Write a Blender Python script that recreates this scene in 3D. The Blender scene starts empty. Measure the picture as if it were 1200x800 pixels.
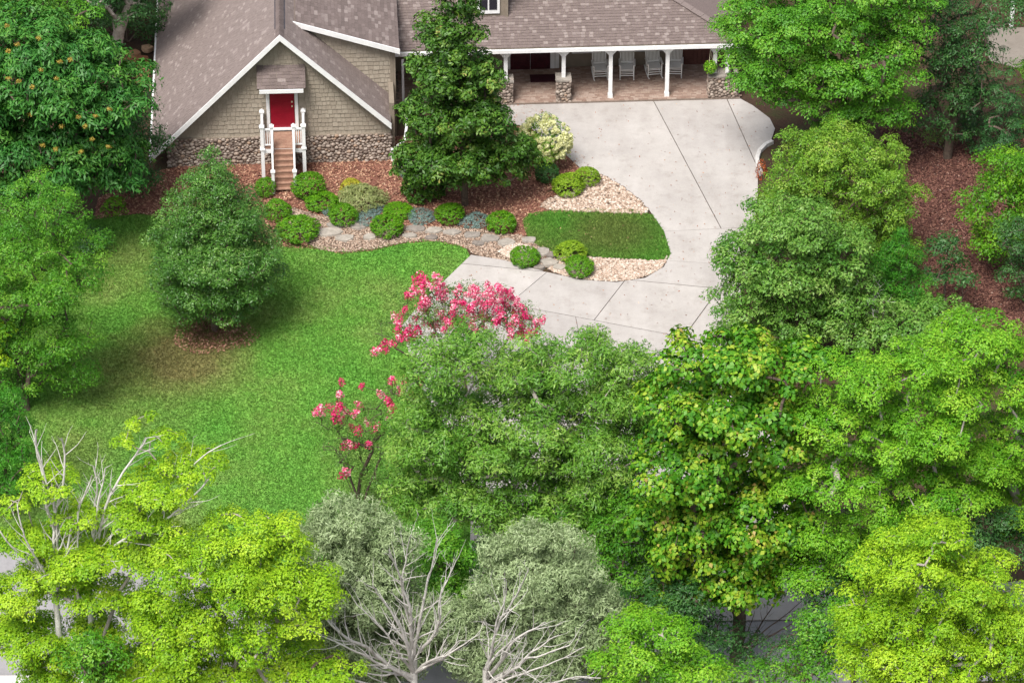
import bpy, bmesh, math, random
import numpy as np
from mathutils import Vector, Matrix
R_ = math.radians
SC = bpy.context.scene
COL = SC.collection
# ---------------------------------------------------------------- camera
PITCH = R_(34); CP, SP = math.cos(PITCH), math.sin(PITCH)
FPX = 4500.0; DIST = 146.9
CAM = np.array([0, -DIST*CP, DIST*SP])
cd = bpy.data.cameras.new('camera'); cam = bpy.data.objects.new('camera', cd); COL.objects.link(cam)
cam.location = CAM; cam.rotation_euler = (math.pi/2-PITCH, 0, 0)
cd.sensor_width = 36; cd.lens = FPX/1200*36; cd.clip_start = 1; cd.clip_end = 2000
SC.camera = cam
# ---------------------------------------------------------------- sky, sun, exposure
w = bpy.data.worlds.new('World'); SC.world = w; w.use_nodes = True
nt = w.node_tree; bgn = nt.nodes['Background']
sky = nt.nodes.new('ShaderNodeTexSky'); sky.sky_type = 'NISHITA'; sky.sun_disc = False
SUN_EL, SUN_ROT = 60, 208
sky.sun_elevation = R_(SUN_EL); sky.sun_rotation = R_(SUN_ROT); sky.dust_density = 4; sky.air_density = 1.0; sky.ozone_density = 0.6
hsv = nt.nodes.new('ShaderNodeHueSaturation'); hsv.inputs['Saturation'].default_value = .45   # a hazy, whitish overcast sky
nt.links.new(sky.outputs[0], hsv.inputs['Color']); nt.links.new(hsv.outputs[0], bgn.inputs[0]); bgn.inputs[1].default_value = 0.12
sd = bpy.data.lights.new('sun', 'SUN'); sd.energy = 3.0; sd.angle = R_(24); sd.color = (1, .96, .9)
sun = bpy.data.objects.new('sun', sd); COL.objects.link(sun)
_a = R_(SUN_ROT); _e = R_(SUN_EL)
sdir = Vector((math.sin(_a)*math.cos(_e), math.cos(_a)*math.cos(_e), math.sin(_e)))
sun.rotation_euler = sdir.to_track_quat('Z', 'Y').to_euler()
SC.view_settings.view_transform = 'Standard'; SC.view_settings.look = 'None'
SC.view_settings.exposure = 0.6; SC.view_settings.gamma = 1
SC.cycles.max_bounces = 6; SC.cycles.transmission_bounces = 4; SC.cycles.diffuse_bounces = 4

# ---------------------------------------------------------------- helpers
def ray(px, py):
    return np.array([px-600.0, CP*FPX+SP*(400-py), -SP*FPX+CP*(400-py)])
def at(px, py, z=0.0):
    r = ray(px, py); t = (z-CAM[2])/r[2]; return CAM+r*t
def atY(px, py, Y):
    r = ray(px, py); t = (Y-CAM[1])/r[1]; return CAM+r*t
def scl(p):
    d = (np.array(p)-CAM) @ np.array([0, CP, -SP]); return FPX/d

def tag(o, label=None, cat=None, group=None, kind=None):
    if label: o['label'] = label
    if cat: o['category'] = cat
    if group: o['group'] = group
    if kind: o['kind'] = kind
    return o
def empty(name, loc, label=None, cat=None, group=None, rz=0):
    o = bpy.data.objects.new(name, None); COL.objects.link(o); o.location = loc; o.rotation_euler = (0, 0, rz)
    o.empty_display_size = .2
    return tag(o, label, cat, group)
def link(name, me, mat=None, parent=None):
    if mat is not None and not me.materials: me.materials.append(mat)
    o = bpy.data.objects.new(name, me); COL.objects.link(o)
    if parent is not None: o.parent = parent
    return o
def np_mesh(name, V, F, tint=None, smooth=False):
    """V (n,3); F (m,k) one polygon size"""
    V = np.asarray(V, np.float32).reshape(-1, 3); F = np.asarray(F, np.int32)
    me = bpy.data.meshes.new(name); m, k = F.shape
    me.vertices.add(len(V)); me.vertices.foreach_set('co', V.ravel())
    me.loops.add(m*k); me.loops.foreach_set('vertex_index', F.ravel())
    me.polygons.add(m); me.polygons.foreach_set('loop_start', np.arange(0, m*k, k, dtype=np.int32))
    me.polygons.foreach_set('loop_total', np.full(m, k, np.int32))
    if smooth: me.polygons.foreach_set('use_smooth', np.ones(m, bool))
    if tint is not None:
        a = me.attributes.new('tint', 'FLOAT', 'FACE'); a.data.foreach_set('value', np.asarray(tint, np.float32))
    me.update(); me.validate(); return me
class MB:
    """collects polygons of any size, built as one mesh"""
    def __init__(s): s.v = []; s.f = []; s.t = []
    def add(s, vs, fs, t=0.5):
        n = len(s.v); s.v += [tuple(v) for v in vs]; s.f += [tuple(i+n for i in f) for f in fs]; s.t += [t]*len(fs)
    def box(s, c, d, rz=0, t=.5, taper=1.0):
        x, y, z = d[0]/2, d[1]/2, d[2]/2; ca, sa = math.cos(rz), math.sin(rz); vs = []
        for sz in (-1, 1):
            k = taper if sz > 0 else 1
            for sx, sy in ((-1, -1), (1, -1), (1, 1), (-1, 1)):
                a, b = sx*x*k, sy*y*k; vs.append((c[0]+a*ca-b*sa, c[1]+a*sa+b*ca, c[2]+sz*z))
        s.add(vs, [(3, 2, 1, 0), (4, 5, 6, 7), (0, 1, 5, 4), (1, 2, 6, 5), (2, 3, 7, 6), (3, 0, 4, 7)], t)
    def bar(s, a, b, w, h, up=(0, 0, 1), t=.5):
        a, b, up = Vector(a), Vector(b), Vector(up); d = (b-a).normalized(); sd_ = d.cross(up).normalized()*(w/2); u = sd_.cross(d).normalized()*(h/2)
        vs = [p+q for p in (a, b) for q in (-sd_-u, sd_-u, sd_+u, -sd_+u)]
        s.add(vs, [(3, 2, 1, 0), (4, 5, 6, 7), (0, 1, 5, 4), (1, 2, 6, 5), (2, 3, 7, 6), (3, 0, 4, 7)], t)
    def tube(s, pts, r, n=6, t=.5):
        P = [Vector(p) for p in pts]; rs = r if isinstance(r, (list, tuple)) else [r]*len(P); vs = []
        for i, p in enumerate(P):
            d = (P[min(i+1, len(P)-1)]-P[max(i-1, 0)]).normalized(); a = d.cross(Vector((.3, .2, 1) if abs(d.z) < .9 else (1, 0, .1))).normalized(); b = d.cross(a)
            vs += [p+(a*math.cos(k*2*math.pi/n)+b*math.sin(k*2*math.pi/n))*rs[i] for k in range(n)]
        fs = [(i*n+k, i*n+(k+1) % n, (i+1)*n+(k+1) % n, (i+1)*n+k) for i in range(len(P)-1) for k in range(n)]
        fs += [tuple(range(n))[::-1], tuple((len(P)-1)*n+k for k in range(n))]; s.add(vs, fs, t)
    def prism(s, poly, off, t=.5):
        n = len(poly); off = Vector(off); P = [Vector(p) for p in poly]
        s.add(P+[p+off for p in P], [tuple(range(n))[::-1], tuple(range(n, 2*n))]+[(i, (i+1) % n, n+(i+1) % n, n+i) for i in range(n)], t)
    def build(s, name, mat, parent=None, smooth=False, kind=None, bevel=0):
        me = bpy.data.meshes.new(name); me.from_pydata(s.v, [], s.f)
        a = me.attributes.new('tint', 'FLOAT', 'FACE'); a.data.foreach_set('value', np.array(s.t, np.float32))
        bm = bmesh.new(); bm.from_mesh(me); bmesh.ops.recalc_face_normals(bm, faces=bm.faces)
        if bevel: bmesh.ops.bevel(bm, geom=bm.edges[:], offset=bevel, segments=1, affect='EDGES', clamp_overlap=True)
        bm.to_mesh(me); bm.free()
        if smooth: me.polygons.foreach_set('use_smooth', [True]*len(me.polygons))
        o = link(name, me, mat, parent)
        if kind: o['kind'] = kind
        return o
def dup_tree(o, parent=None):
    c = o.copy(); COL.objects.link(c); c.parent = parent
    for ch in list(o.children): dup_tree(ch, c)
    return c

# ---------------------------------------------------------------- materials
def mat_base(name):
    m = bpy.data.materials.new(name); m.use_nodes = True; return m, m.node_tree, m.node_tree.nodes['Principled BSDF']
def ramp(nt, stops):
    r = nt.nodes.new('ShaderNodeValToRGB'); el = r.color_ramp.elements
    el[0].position = stops[0][0]; el[0].color = (*stops[0][1], 1); el[1].position = stops[-1][0]; el[1].color = (*stops[-1][1], 1)
    for p, c in stops[1:-1]:
        e = el.new(p); e.color = (*c, 1)
    return r
def noise(nt, scale, detail=4, rough=.6, coord='Object'):
    tc = nt.nodes.new('ShaderNodeTexCoord'); n = nt.nodes.new('ShaderNodeTexNoise'); n.inputs['Scale'].default_value = scale
    n.inputs['Detail'].default_value = detail; n.inputs['Roughness'].default_value = rough; nt.links.new(tc.outputs[coord], n.inputs['Vector']); return n
def mixc(nt, a, b, fac, mode='MIX'):
    m = nt.nodes.new('ShaderNodeMix'); m.data_type = 'RGBA'; m.blend_type = mode
    for s, v in ((0, fac), (6, a), (7, b)):
        if hasattr(v, 'is_output'): nt.links.new(v, m.inputs[s])
        else: m.inputs[s].default_value = (*v, 1) if s else v
    return m.outputs[2]
def bump(nt, bs, h, strength, dist=.02):
    b = nt.nodes.new('ShaderNodeBump'); b.inputs['Strength'].default_value = strength; b.inputs['Distance'].default_value = dist
    nt.links.new(h, b.inputs['Height']); nt.links.new(b.outputs[0], bs.inputs['Normal'])
def leaf_mat(name, stops, gloss=.35, transl=.3, rough=.5):
    transl *= .7
    m, nt, bs = mat_base(name)
    at_ = nt.nodes.new('ShaderNodeAttribute'); at_.attribute_name = 'tint'
    oi = nt.nodes.new('ShaderNodeObjectInfo')
    r = ramp(nt, stops); nt.links.new(at_.outputs['Fac'], r.inputs[0])
    bs.inputs['Roughness'].default_value = rough; bs.inputs['Specular IOR Level'].default_value = gloss
    nt.links.new(r.outputs[0], bs.inputs['Base Color'])
    tr = nt.nodes.new('ShaderNodeBsdfTranslucent')
    hs = mixc(nt, r.outputs[0], (1.0, 1.15, .45), 1.0, 'MULTIPLY'); nt.links.new(hs, tr.inputs[0])
    mx = nt.nodes.new('ShaderNodeMixShader'); mx.inputs[0].default_value = transl
    nt.links.new(bs.outputs[0], mx.inputs[1]); nt.links.new(tr.outputs[0], mx.inputs[2])
    nt.links.new(mx.outputs[0], nt.nodes['Material Output'].inputs[0]); return m
def tint_mat(name, stops, rough=.8, nscale=30, namt=.35, bmp=.3, spec=.3, dist=.02):
    """colour from the piece's own tint, worn by noise"""
    m, nt, bs = mat_base(name)
    at_ = nt.nodes.new('ShaderNodeAttribute'); at_.attribute_name = 'tint'
    r = ramp(nt, stops); nt.links.new(at_.outputs['Fac'], r.inputs[0])
    n = noise(nt, nscale, 6, .7); g = ramp(nt, [(.25, (1-namt,)*3), (.75, (1+namt*.6,)*3)]); nt.links.new(n.outputs[0], g.inputs[0])
    nt.links.new(mixc(nt, r.outputs[0], g.outputs[0], 1.0, 'MULTIPLY'), bs.inputs['Base Color'])
    bs.inputs['Roughness'].default_value = rough; bs.inputs['Specular IOR Level'].default_value = spec
    bump(nt, bs, n.outputs[0], bmp, dist); return m
def noise_mat(name, stops, scale, rough=.8, scale2=None, bmp=.3, detail=6, spec=.3, amt2=.3):
    m, nt, bs = mat_base(name)
    n = noise(nt, scale, detail, .65); r = ramp(nt, stops); nt.links.new(n.outputs[0], r.inputs[0]); c = r.outputs[0]
    if scale2:
        n2 = noise(nt, scale2, 5, .75); g = ramp(nt, [(.3, (1-amt2,)*3), (.7, (1+amt2*.5,)*3)]); nt.links.new(n2.outputs[0], g.inputs[0])
        c = mixc(nt, c, g.outputs[0], 1.0, 'MULTIPLY'); bump(nt, bs, n2.outputs[0], bmp)
    nt.links.new(c, bs.inputs['Base Color']); bs.inputs['Roughness'].default_value = rough; bs.inputs['Specular IOR Level'].default_value = spec
    return m

M = {}
M['white'] = noise_mat('white_paint', [(.3, (.72, .72, .73)), (.7, (.84, .84, .84))], 4, .5, 40, .05, amt2=.06)
M['chair'] = noise_mat('chair_paint', [(.3, (.80, .80, .80)), (.7, (.86, .86, .85))], 6, .5, 40, .05, amt2=.1)
M['bark'] = noise_mat('bark_brown', [(.3, (.07, .05, .04)), (.7, (.17, .13, .10))], 6, .9, 40, .6)
M['bark_grey'] = noise_mat('bark_grey', [(.3, (.24, .21, .18)), (.7, (.46, .42, .37))], 6, .9, 40, .6)
M['deadwood'] = noise_mat('dead_wood', [(.3, (.50, .475, .44)), (.7, (.78, .755, .715))], 5, .9, 50, .4)
M['soil'] = noise_mat('forest_floor', [(.3, (.035, .022, .014)), (.5, (.07, .04, .025)), (.7, (.05, .06, .02))], .8, .95, 12, .6, amt2=.5)
M['mulch'] = noise_mat('mulch', [(.3, (.13, .055, .04)), (.6, (.23, .10, .07)), (.8, (.30, .15, .10))], 2, .95, 14, .6, amt2=.5)
M['gravelbase'] = noise_mat('gravel_base', [(.3, (.16, .11, .08)), (.7, (.28, .20, .15))], 3, .95, 25, .6, amt2=.5)
M['red'] = noise_mat('red_paint', [(.3, (.22, .003, .016)), (.7, (.28, .006, .022))], 3, .4, 30, .03, amt2=.08)
M['taupe'] = noise_mat('taupe_paint', [(.3, (.22, .185, .145)), (.7, (.27, .225, .18))], 3, .8, 30, .1, amt2=.12)
M['darkwood'] = noise_mat('dark_door_wood', [(.3, (.035, .008, .012)), (.7, (.08, .015, .025))], 8, .35, 30, .1)
M['steel'] = noise_mat('brass', [(.3, (.5, .45, .3)), (.7, (.7, .65, .5))], 5, .3)
M['deck'] = noise_mat('deck_board', [(.3, (.26, .14, .10)), (.7, (.40, .25, .18))], 5, .75, 40, .2)
M['rubber'] = noise_mat('doormat', [(.3, (.03, .006, .012)), (.7, (.07, .015, .025))], 20, .95, 80, .6)
M['brickwall'] = noise_mat('reddish_brown_wall', [(.3, (.11, .045, .04)), (.7, (.17, .075, .06))], 3, .85, 30, .2)
def m_glass():
    m, nt, bs = mat_base('window_glass'); bs.inputs['Base Color'].default_value = (.03, .03, .04, 1); bs.inputs['Roughness'].default_value = .08
    bs.inputs['Specular IOR Level'].default_value = .8; return m
M['glass'] = m_glass()
def m_concrete(name, lo, hi, stain):
    m, nt, bs = mat_base(name)
    n = noise(nt, .35, 8, .7); r = ramp(nt, [(.3, lo), (.6, hi)]); nt.links.new(n.outputs[0], r.inputs[0])
    n2 = noise(nt, 1.6, 8, .75); r2 = ramp(nt, [(.52, (1, 1, 1)), (.72, stain)]); nt.links.new(n2.outputs[0], r2.inputs[0])
    mp_ = nt.nodes.new('ShaderNodeMapping'); mp_.inputs['Scale'].default_value = (1.4, .16, 1); tc_ = nt.nodes.new('ShaderNodeTexCoord'); nt.links.new(tc_.outputs['Object'], mp_.inputs[0]); n7 = nt.nodes.new('ShaderNodeTexNoise'); n7.inputs['Scale'].default_value = 1.2; n7.inputs['Detail'].default_value = 6; nt.links.new(mp_.outputs[0], n7.inputs['Vector']); r7 = ramp(nt, [(.42, (.94, .935, .93)), (.62, (1, 1, 1))]); nt.links.new(n7.outputs[0], r7.inputs[0])
    n3 = noise(nt, 22, 6, .8); r3 = ramp(nt, [(.25, (.86, .86, .86)), (.7, (1.06, 1.06, 1.06))]); nt.links.new(n3.outputs[0], r3.inputs[0])
    oi = nt.nodes.new('ShaderNodeObjectInfo'); r5 = ramp(nt, [(0, (.93, .92, .91)), (1, (1.05, 1.04, 1.02))]); nt.links.new(oi.outputs['Random'], r5.inputs[0])
    n6 = noise(nt, 4.5, 8, .8); r6 = ramp(nt, [(.60, (1, 1, 1)), (.74, (.80, .76, .72))]); nt.links.new(n6.outputs[0], r6.inputs[0])
    c = mixc(nt, r.outputs[0], r2.outputs[0], 1.0, 'MULTIPLY'); c = mixc(nt, c, r5.outputs[0], 1.0, 'MULTIPLY'); c = mixc(nt, c, r6.outputs[0], 1.0, 'MULTIPLY'); c = mixc(nt, c, r7.outputs[0], 1.0, 'MULTIPLY'); c = mixc(nt, c, r3.outputs[0], 1.0, 'MULTIPLY')
    nt.links.new(c, bs.inputs['Base Color']); bs.inputs['Roughness'].default_value = .9; bump(nt, bs, n3.outputs[0], .15, .01); return m
M['concrete'] = m_concrete('concrete', (.36, .338, .328), (.45, .427, .415), (.82, .80, .78))
M['joint'] = noise_mat('joint_filler', [(.3, (.08, .07, .06)), (.7, (.18, .155, .14))], 5, .95)
M['asphalt'] = m_concrete('asphalt', (.26, .255, .27), (.33, .325, .34), (.85, .85, .85))
M['kerbmat'] = m_concrete('kerb_concrete', (.55, .54, .53), (.68, .67, .66), (.75, .72, .7))
def m_lawn(name, blade):
    m, nt, bs = mat_base(name)
    n = noise(nt, .22, 5, .62, 'Object'); r = ramp(nt, [(.30, (.105, .31, .045)), (.48, (.14, .32, .054)), (.62, (.19, .315, .075)), (.78, (.29, .31, .13))]); nt.links.new(n.outputs[0], r.inputs[0])
    # worn, browner strip towards the far left half of the lawn
    c = r.outputs[0]
    for px, py, rad, amt in ((245, 402, 2.2, .9), (150, 435, 1.8, .28), (215, 470, 1.4, .2), (150, 300, 2.0, .3), (300, 330, 2.0, .2), (120, 520, 1.6, .35), (660, 292, 1.6, .25), (740, 262, 1.6, .5), (430, 520, 3.0, -1)):
        if amt < 0: continue
        p = at(px, py); tc = nt.nodes.new('ShaderNodeTexCoord'); sb = nt.nodes.new('ShaderNodeVectorMath'); sb.operation = 'SUBTRACT'; sb.inputs[1].default_value = (p[0], p[1], 0)
        n4 = noise(nt, .9, 4, .6); ad = nt.nodes.new('ShaderNodeVectorMath'); ad.operation = 'ADD'
        ml = nt.nodes.new('ShaderNodeVectorMath'); ml.operation = 'SCALE'; ml.inputs['Scale'].default_value = rad*.9; nt.links.new(n4.outputs['Color'], ml.inputs[0])
        nt.links.new(tc.outputs['Object'], sb.inputs[0]); nt.links.new(sb.outputs[0], ad.inputs[0]); nt.links.new(ml.outputs[0], ad.inputs[1])
        mlt = nt.nodes.new('ShaderNodeVectorMath'); mlt.operation = 'MULTIPLY'; mlt.inputs[1].default_value = (1, 1, 0); nt.links.new(ad.outputs[0], mlt.inputs[0])
        ln = nt.nodes.new('ShaderNodeVectorMath'); ln.operation = 'LENGTH'; nt.links.new(mlt.outputs[0], ln.inputs[0])
        mr = nt.nodes.new('ShaderNodeMapRange'); mr.inputs[1].default_value = rad*1.5; mr.inputs[2].default_value = rad*.5; mr.inputs[3].default_value = 0; mr.inputs[4].default_value = amt
        nt.links.new(ln.outputs['Value'], mr.inputs[0]); c = mixc(nt, c, (.20, .17, .075), mr.outputs[0])
    n2 = noise(nt, 9, 4, .7); g = ramp(nt, [(.3, (.62, .62, .6)), (.7, (1.3, 1.3, 1.2))]); nt.links.new(n2.outputs[0], g.inputs[0]); c = mixc(nt, c, g.outputs[0], 1.0, 'MULTIPLY')
    if blade:
        a = nt.nodes.new('ShaderNodeAttribute'); a.attribute_name = 'tint'; g2 = ramp(nt, [(0, (.62, .66, .6)), (.8, (1.3, 1.25, 1.2)), (1, (1.9, 1.5, 1.6))]); nt.links.new(a.outputs['Fac'], g2.inputs[0]); c = mixc(nt, c, g2.outputs[0], 1.0, 'MULTIPLY')
        tr = nt.nodes.new('ShaderNodeBsdfTranslucent'); nt.links.new(c, tr.inputs[0]); mx = nt.nodes.new('ShaderNodeMixShader'); mx.inputs[0].default_value = .35
        nt.links.new(bs.outputs[0], mx.inputs[1]); nt.links.new(tr.outputs[0], mx.inputs[2]); nt.links.new(mx.outputs[0], nt.nodes['Material Output'].inputs[0])
    nt.links.new(c, bs.inputs['Base Color']); bs.inputs['Roughness'].default_value = .7; bs.inputs['Specular IOR Level'].default_value = .2
    return m
M['lawn'] = m_lawn('lawn_ground', False); M['blade'] = m_lawn('grass_blade', True)
M['shingle'] = tint_mat('roof_shingle', [(0, (.12, .094, .088)), (.45, (.16, .125, .118)), (.8, (.19, .15, .142)), (.88, (.215, .175, .165)), (1, (.27, .225, .213))], .9, 25, .35, .4)
M['shingle_left'] = tint_mat('roof_shingle_pale', [(0, (.185, .148, .138)), (.45, (.215, .173, .162)), (.8, (.24, .195, .183)), (.88, (.275, .228, .215)), (1, (.31, .26, .245))], .9, 25, .35, .4)  # paler, more even tone range for both slopes of the gabled wing
M['siding'] = tint_mat('siding_shingle', [(0, (.305, .262, .21)), (.5, (.335, .288, .232)), (1, (.365, .318, .258))], .8, 20, .2, .2)
M['mortar'] = noise_mat('mortar', [(.3, (.14, .11, .09)), (.7, (.24, .19, .16))], 9, .95, 30, .4)
M['cobble'] = tint_mat('river_cobble', [(0, (.17, .13, .11)), (.3, (.27, .215, .18)), (.6, (.34, .28, .24)), (.85, (.42, .36, .31)), (1, (.36, .25, .18))], .8, 9, .35, .3)
M['flag'] = tint_mat('flagstone', [(0, (.20, .17, .15)), (.5, (.30, .27, .24)), (1, (.40, .36, .31))], .9, 4, .45, .5, dist=.04)
M['redrock'] = tint_mat('red_rock', [(0, (.30, .12, .06)), (.5, (.42, .20, .10)), (1, (.50, .34, .22))], .9, 5, .4, .5, dist=.04)
M['gravel'] = tint_mat('river_gravel', [(0, (.22, .15, .11)), (.35, (.40, .29, .22)), (.7, (.56, .46, .38)), (1, (.70, .64, .58))], .85, 12, .3, .2)
M['litter'] = tint_mat('fallen_leaf', [(0, (.17, .07, .05)), (.5, (.36, .18, .12)), (.85, (.50, .31, .20)), (1, (.64, .46, .33))], .8, 10, .3, .1)
M['litter_red'] = tint_mat('red_pine_straw', [(0, (.06, .022, .018)), (.5, (.15, .065, .048)), (.9, (.25, .13, .095)), (1, (.42, .32, .27))], .85, 10, .3, .1)
M['paver'] = tint_mat('brick_paver', [(0, (.25, .165, .13)), (.5, (.33, .235, .19)), (1, (.40, .31, .26))], .85, 20, .3, .3)

# leaf colours: (tint stop, base colour)
L = {}
L['maple_yellow'] = leaf_mat('leaf_maple_yellow', [(0, (.12, .30, .010)), (.5, (.285, .48, .017)), (1, (.50, .66, .045))], .25, .38)
L['maple_lime'] = leaf_mat('leaf_maple_lime', [(0, (.07, .25, .010)), (.5, (.17, .40, .020)), (1, (.35, .55, .045))], .25, .38)
L['oak'] = leaf_mat('leaf_oak', [(0, (.055, .19, .012)), (.5, (.145, .32, .03)), (1, (.32, .47, .09))], .45, .3)
L['catalpa'] = leaf_mat('leaf_catalpa', [(0, (.035, .17, .008)), (.45, (.095, .28, .012)), (.72, (.24, .39, .022)), (.94, (.40, .46, .05)), (1, (.38, .28, .08))], .35, .35)
L['mid'] = leaf_mat('leaf_mid_green', [(0, (.04, .17, .010)), (.5, (.10, .30, .016)), (1, (.24, .44, .04))], .35, .33)
L['shrub'] = leaf_mat('leaf_shrub', [(0, (.07, .20, .012)), (.5, (.17, .33, .022)), (.9, (.31, .44, .06)), (1, (.42, .48, .11))], .4, .3)
L['viney'] = leaf_mat('leaf_broad', [(0, (.05, .17, .014)), (.5, (.13, .29, .035)), (1, (.28, .42, .10))], .45, .3)
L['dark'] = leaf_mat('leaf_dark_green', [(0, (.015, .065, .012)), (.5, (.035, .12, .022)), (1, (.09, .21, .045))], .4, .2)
L['magnolia'] = leaf_mat('leaf_magnolia', [(0, (.022, .08, .006)), (.5, (.06, .16, .012)), (.85, (.14, .25, .03)), (1, (.28, .26, .07))], .4, .15, .5)
L['holly'] = leaf_mat('leaf_holly', [(0, (.028, .11, .013)), (.5, (.07, .20, .021)), (.9, (.19, .36, .07)), (1, (.32, .46, .14))], .5, .2, .42)
L['sumac'] = leaf_mat('leaf_compound', [(0, (.025, .13, .02)), (.5, (.055, .21, .028)), (1, (.13, .31, .04))], .4, .3)
L['juniper'] = leaf_mat('leaf_juniper', [(0, (.16, .23, .10)), (.5, (.31, .40, .20)), (1, (.50, .60, .36))], .3, .25)
L['conifer'] = leaf_mat('leaf_conifer', [(0, (.02, .12, .008)), (.5, (.05, .22, .012)), (1, (.12, .33, .025))], .3, .2)
L['spruce'] = leaf_mat('leaf_spruce', [(0, (.012, .065, .016)), (.5, (.035, .12, .028)), (1, (.08, .20, .05))], .3, .15)
L['box'] = leaf_mat('leaf_boxwood', [(0, (.035, .15, .003)), (.5, (.095, .27, .006)), (1, (.24, .45, .015))], .35, .25)
L['gold'] = leaf_mat('leaf_gold', [(0, (.20, .24, .02)), (.5, (.42, .40, .03)), (1, (.62, .56, .08))], .3, .3)
L['lime_box'] = leaf_mat('leaf_lime_boxwood', [(0, (.09, .20, .006)), (.5, (.21, .36, .015)), (1, (.42, .56, .04))], .35, .25)
L['blue'] = leaf_mat('leaf_blue_juniper', [(0, (.07, .13, .12)), (.5, (.16, .25, .23)), (1, (.32, .43, .41))], .3, .2)
L['straw'] = leaf_mat('leaf_feather_grass', [(0, (.13, .18, .05)), (.5, (.26, .30, .11)), (1, (.44, .44, .22))], .3, .3)
L['myrtle'] = leaf_mat('leaf_myrtle', [(0, (.05, .14, .02)), (.5, (.11, .24, .035)), (.85, (.22, .30, .07)), (1, (.32, .13, .08))], .35, .3)
L['pink'] = leaf_mat('petal_pink', [(0, (.45, .01, .09)), (.4, (.72, .03, .18)), (.75, (.84, .14, .30)), (1, (.92, .60, .66))], .25, .3)
L['cream'] = leaf_mat('petal_cream', [(0, (.55, .56, .22)), (.5, (.78, .77, .42)), (1, (.88, .86, .66))], .25, .3)
L['seed'] = leaf_mat('seed_orange', [(0, (.22, .16, .03)), (.5, (.36, .26, .045)), (1, (.46, .38, .08))], .25, .3)
L['redleaf'] = leaf_mat('leaf_red', [(0, (.25, .03, .02)), (.5, (.42, .10, .04)), (1, (.45, .28, .06))], .3, .3)

# ---------------------------------------------------------------- vegetation machinery
def unit(a): return a/np.maximum(np.linalg.norm(a, axis=-1, keepdims=True), 1e-9)
def leaf_quads(P, Nrm, T, size, asp, rng):
    n = len(P); Nrm = unit(Nrm); T = unit(T-(T*Nrm).sum(1, keepdims=True)*Nrm); B = np.cross(Nrm, T)
    s = size[:, None]; V = np.empty((n, 4, 3)); fold = .12*s
    V[:, 0] = P-T*s*.5; V[:, 2] = P+T*s*.5-Nrm*fold; V[:, 1] = P+B*s*asp*.5+Nrm*fold-T*s*.08; V[:, 3] = P-B*s*asp*.5+Nrm*fold*.6-T*s*.08
    return V.reshape(-1, 3), np.arange(n*4).reshape(n, 4)
def leaf_tris(P, Nrm, T, size, asp, rng):
    n = len(P); Nrm = unit(Nrm); T = unit(T-(T*Nrm).sum(1, keepdims=True)*Nrm); B = np.cross(Nrm, T); s = size[:, None]; V = np.empty((n, 3, 3)); k = rng.uniform(-.2, .25, (n, 1))
    V[:, 0] = P-T*s*.5; V[:, 1] = P+B*s*asp*.55+T*s*k; V[:, 2] = P-B*s*asp*.25+T*s*.52
    return V.reshape(-1, 3), np.arange(n*3).reshape(n, 3)
def cloud(centers, rads, out, sp, rng):
    """leaves of many sprays; returns V,F,tint"""
    Ps, Ns, Ts, Ss, tt = [], [], [], [], []
    for c, r, o in zip(centers, rads, out):
        k = max(8, int(sp['dens']*(r/.6)**2)); d = rng.normal(size=(k, 3)); fl = (d[:, 2] < 0) & (rng.random(k) < .6); d[fl, 2] *= -1; d = unit(d); rr = r*rng.random(k)**.33
        off = d*rr[:, None]*np.array([1, 1, sp.get('flat', .5)]); 
        # lumpy edge: push some directions out
        ph = rng.random(3)*6; lump = 1+.28*np.sin(3*np.arctan2(d[:, 1], d[:, 0])+ph[0])*np.cos(2.3*d[:, 2]+ph[1]); off *= lump[:, None]
        off[:, 2] -= sp.get('droop', .25)*(off[:, 0]**2+off[:, 1]**2)/max(r, .1)
        P = c+off; Nn = np.array([0, 0, sp.get('up', .8)*.55])+d*.95+o*.35+rng.normal(size=(k, 3))*sp.get('jit', .42)*.9
        T = rng.normal(size=(k, 3))*.7+o*.4+d*.6+np.array([0, 0, sp.get('tz', -.3)])
        base = rng.normal()*.14; ti = .42+base+rng.normal(size=k)*.15
        if sp.get('tips'): ti = ti+sp['tips']*np.clip(d[:, 2]*rr/r-.35, 0, 1)*(rng.random(k) < .6)
        Ps.append(P); Ns.append(Nn); Ts.append(T); Ss.append(sp['leaf']*rng.uniform(.65, 1.25, k)); tt.append(ti)
    P = np.concatenate(Ps); keep = P[:, 2] > .03
    V, F = (leaf_quads if sp['leaf'] > .155 else leaf_tris)(P[keep], np.concatenate(Ns)[keep], np.concatenate(Ts)[keep], np.concatenate(Ss)[keep]*1.05, sp.get('asp', .6), rng)
    return V, F, np.clip(np.concatenate(tt)[keep], 0, 1)
def segs_mesh(name, A, B, ra, rb, n=5):
    A, B = np.array(A), np.array(B); ra, rb = np.array(ra), np.array(rb); d = unit(B-A)
    h = np.where(np.abs(d[:, 2:3]) < .9, np.array([[0, 0, 1.]]), np.array([[1., 0, 0]])); u = unit(np.cross(d, h)); v = np.cross(d, u); m = len(A)
    V = np.empty((m, 2*n, 3))
    for k in range(n):
        c, s = math.cos(2*math.pi*k/n), math.sin(2*math.pi*k/n)
        V[:, k] = A+(u*c+v*s)*ra[:, None]; V[:, n+k] = B+(u*c+v*s)*rb[:, None]
    F = [[k, (k+1) % n, n+(k+1) % n, n+k] for k in range(n)]; F = (np.array(F)[None]+(np.arange(m)*2*n)[:, None, None]).reshape(-1, 4)
    return np_mesh(name, V.reshape(-1, 3), F, smooth=True)
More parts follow.
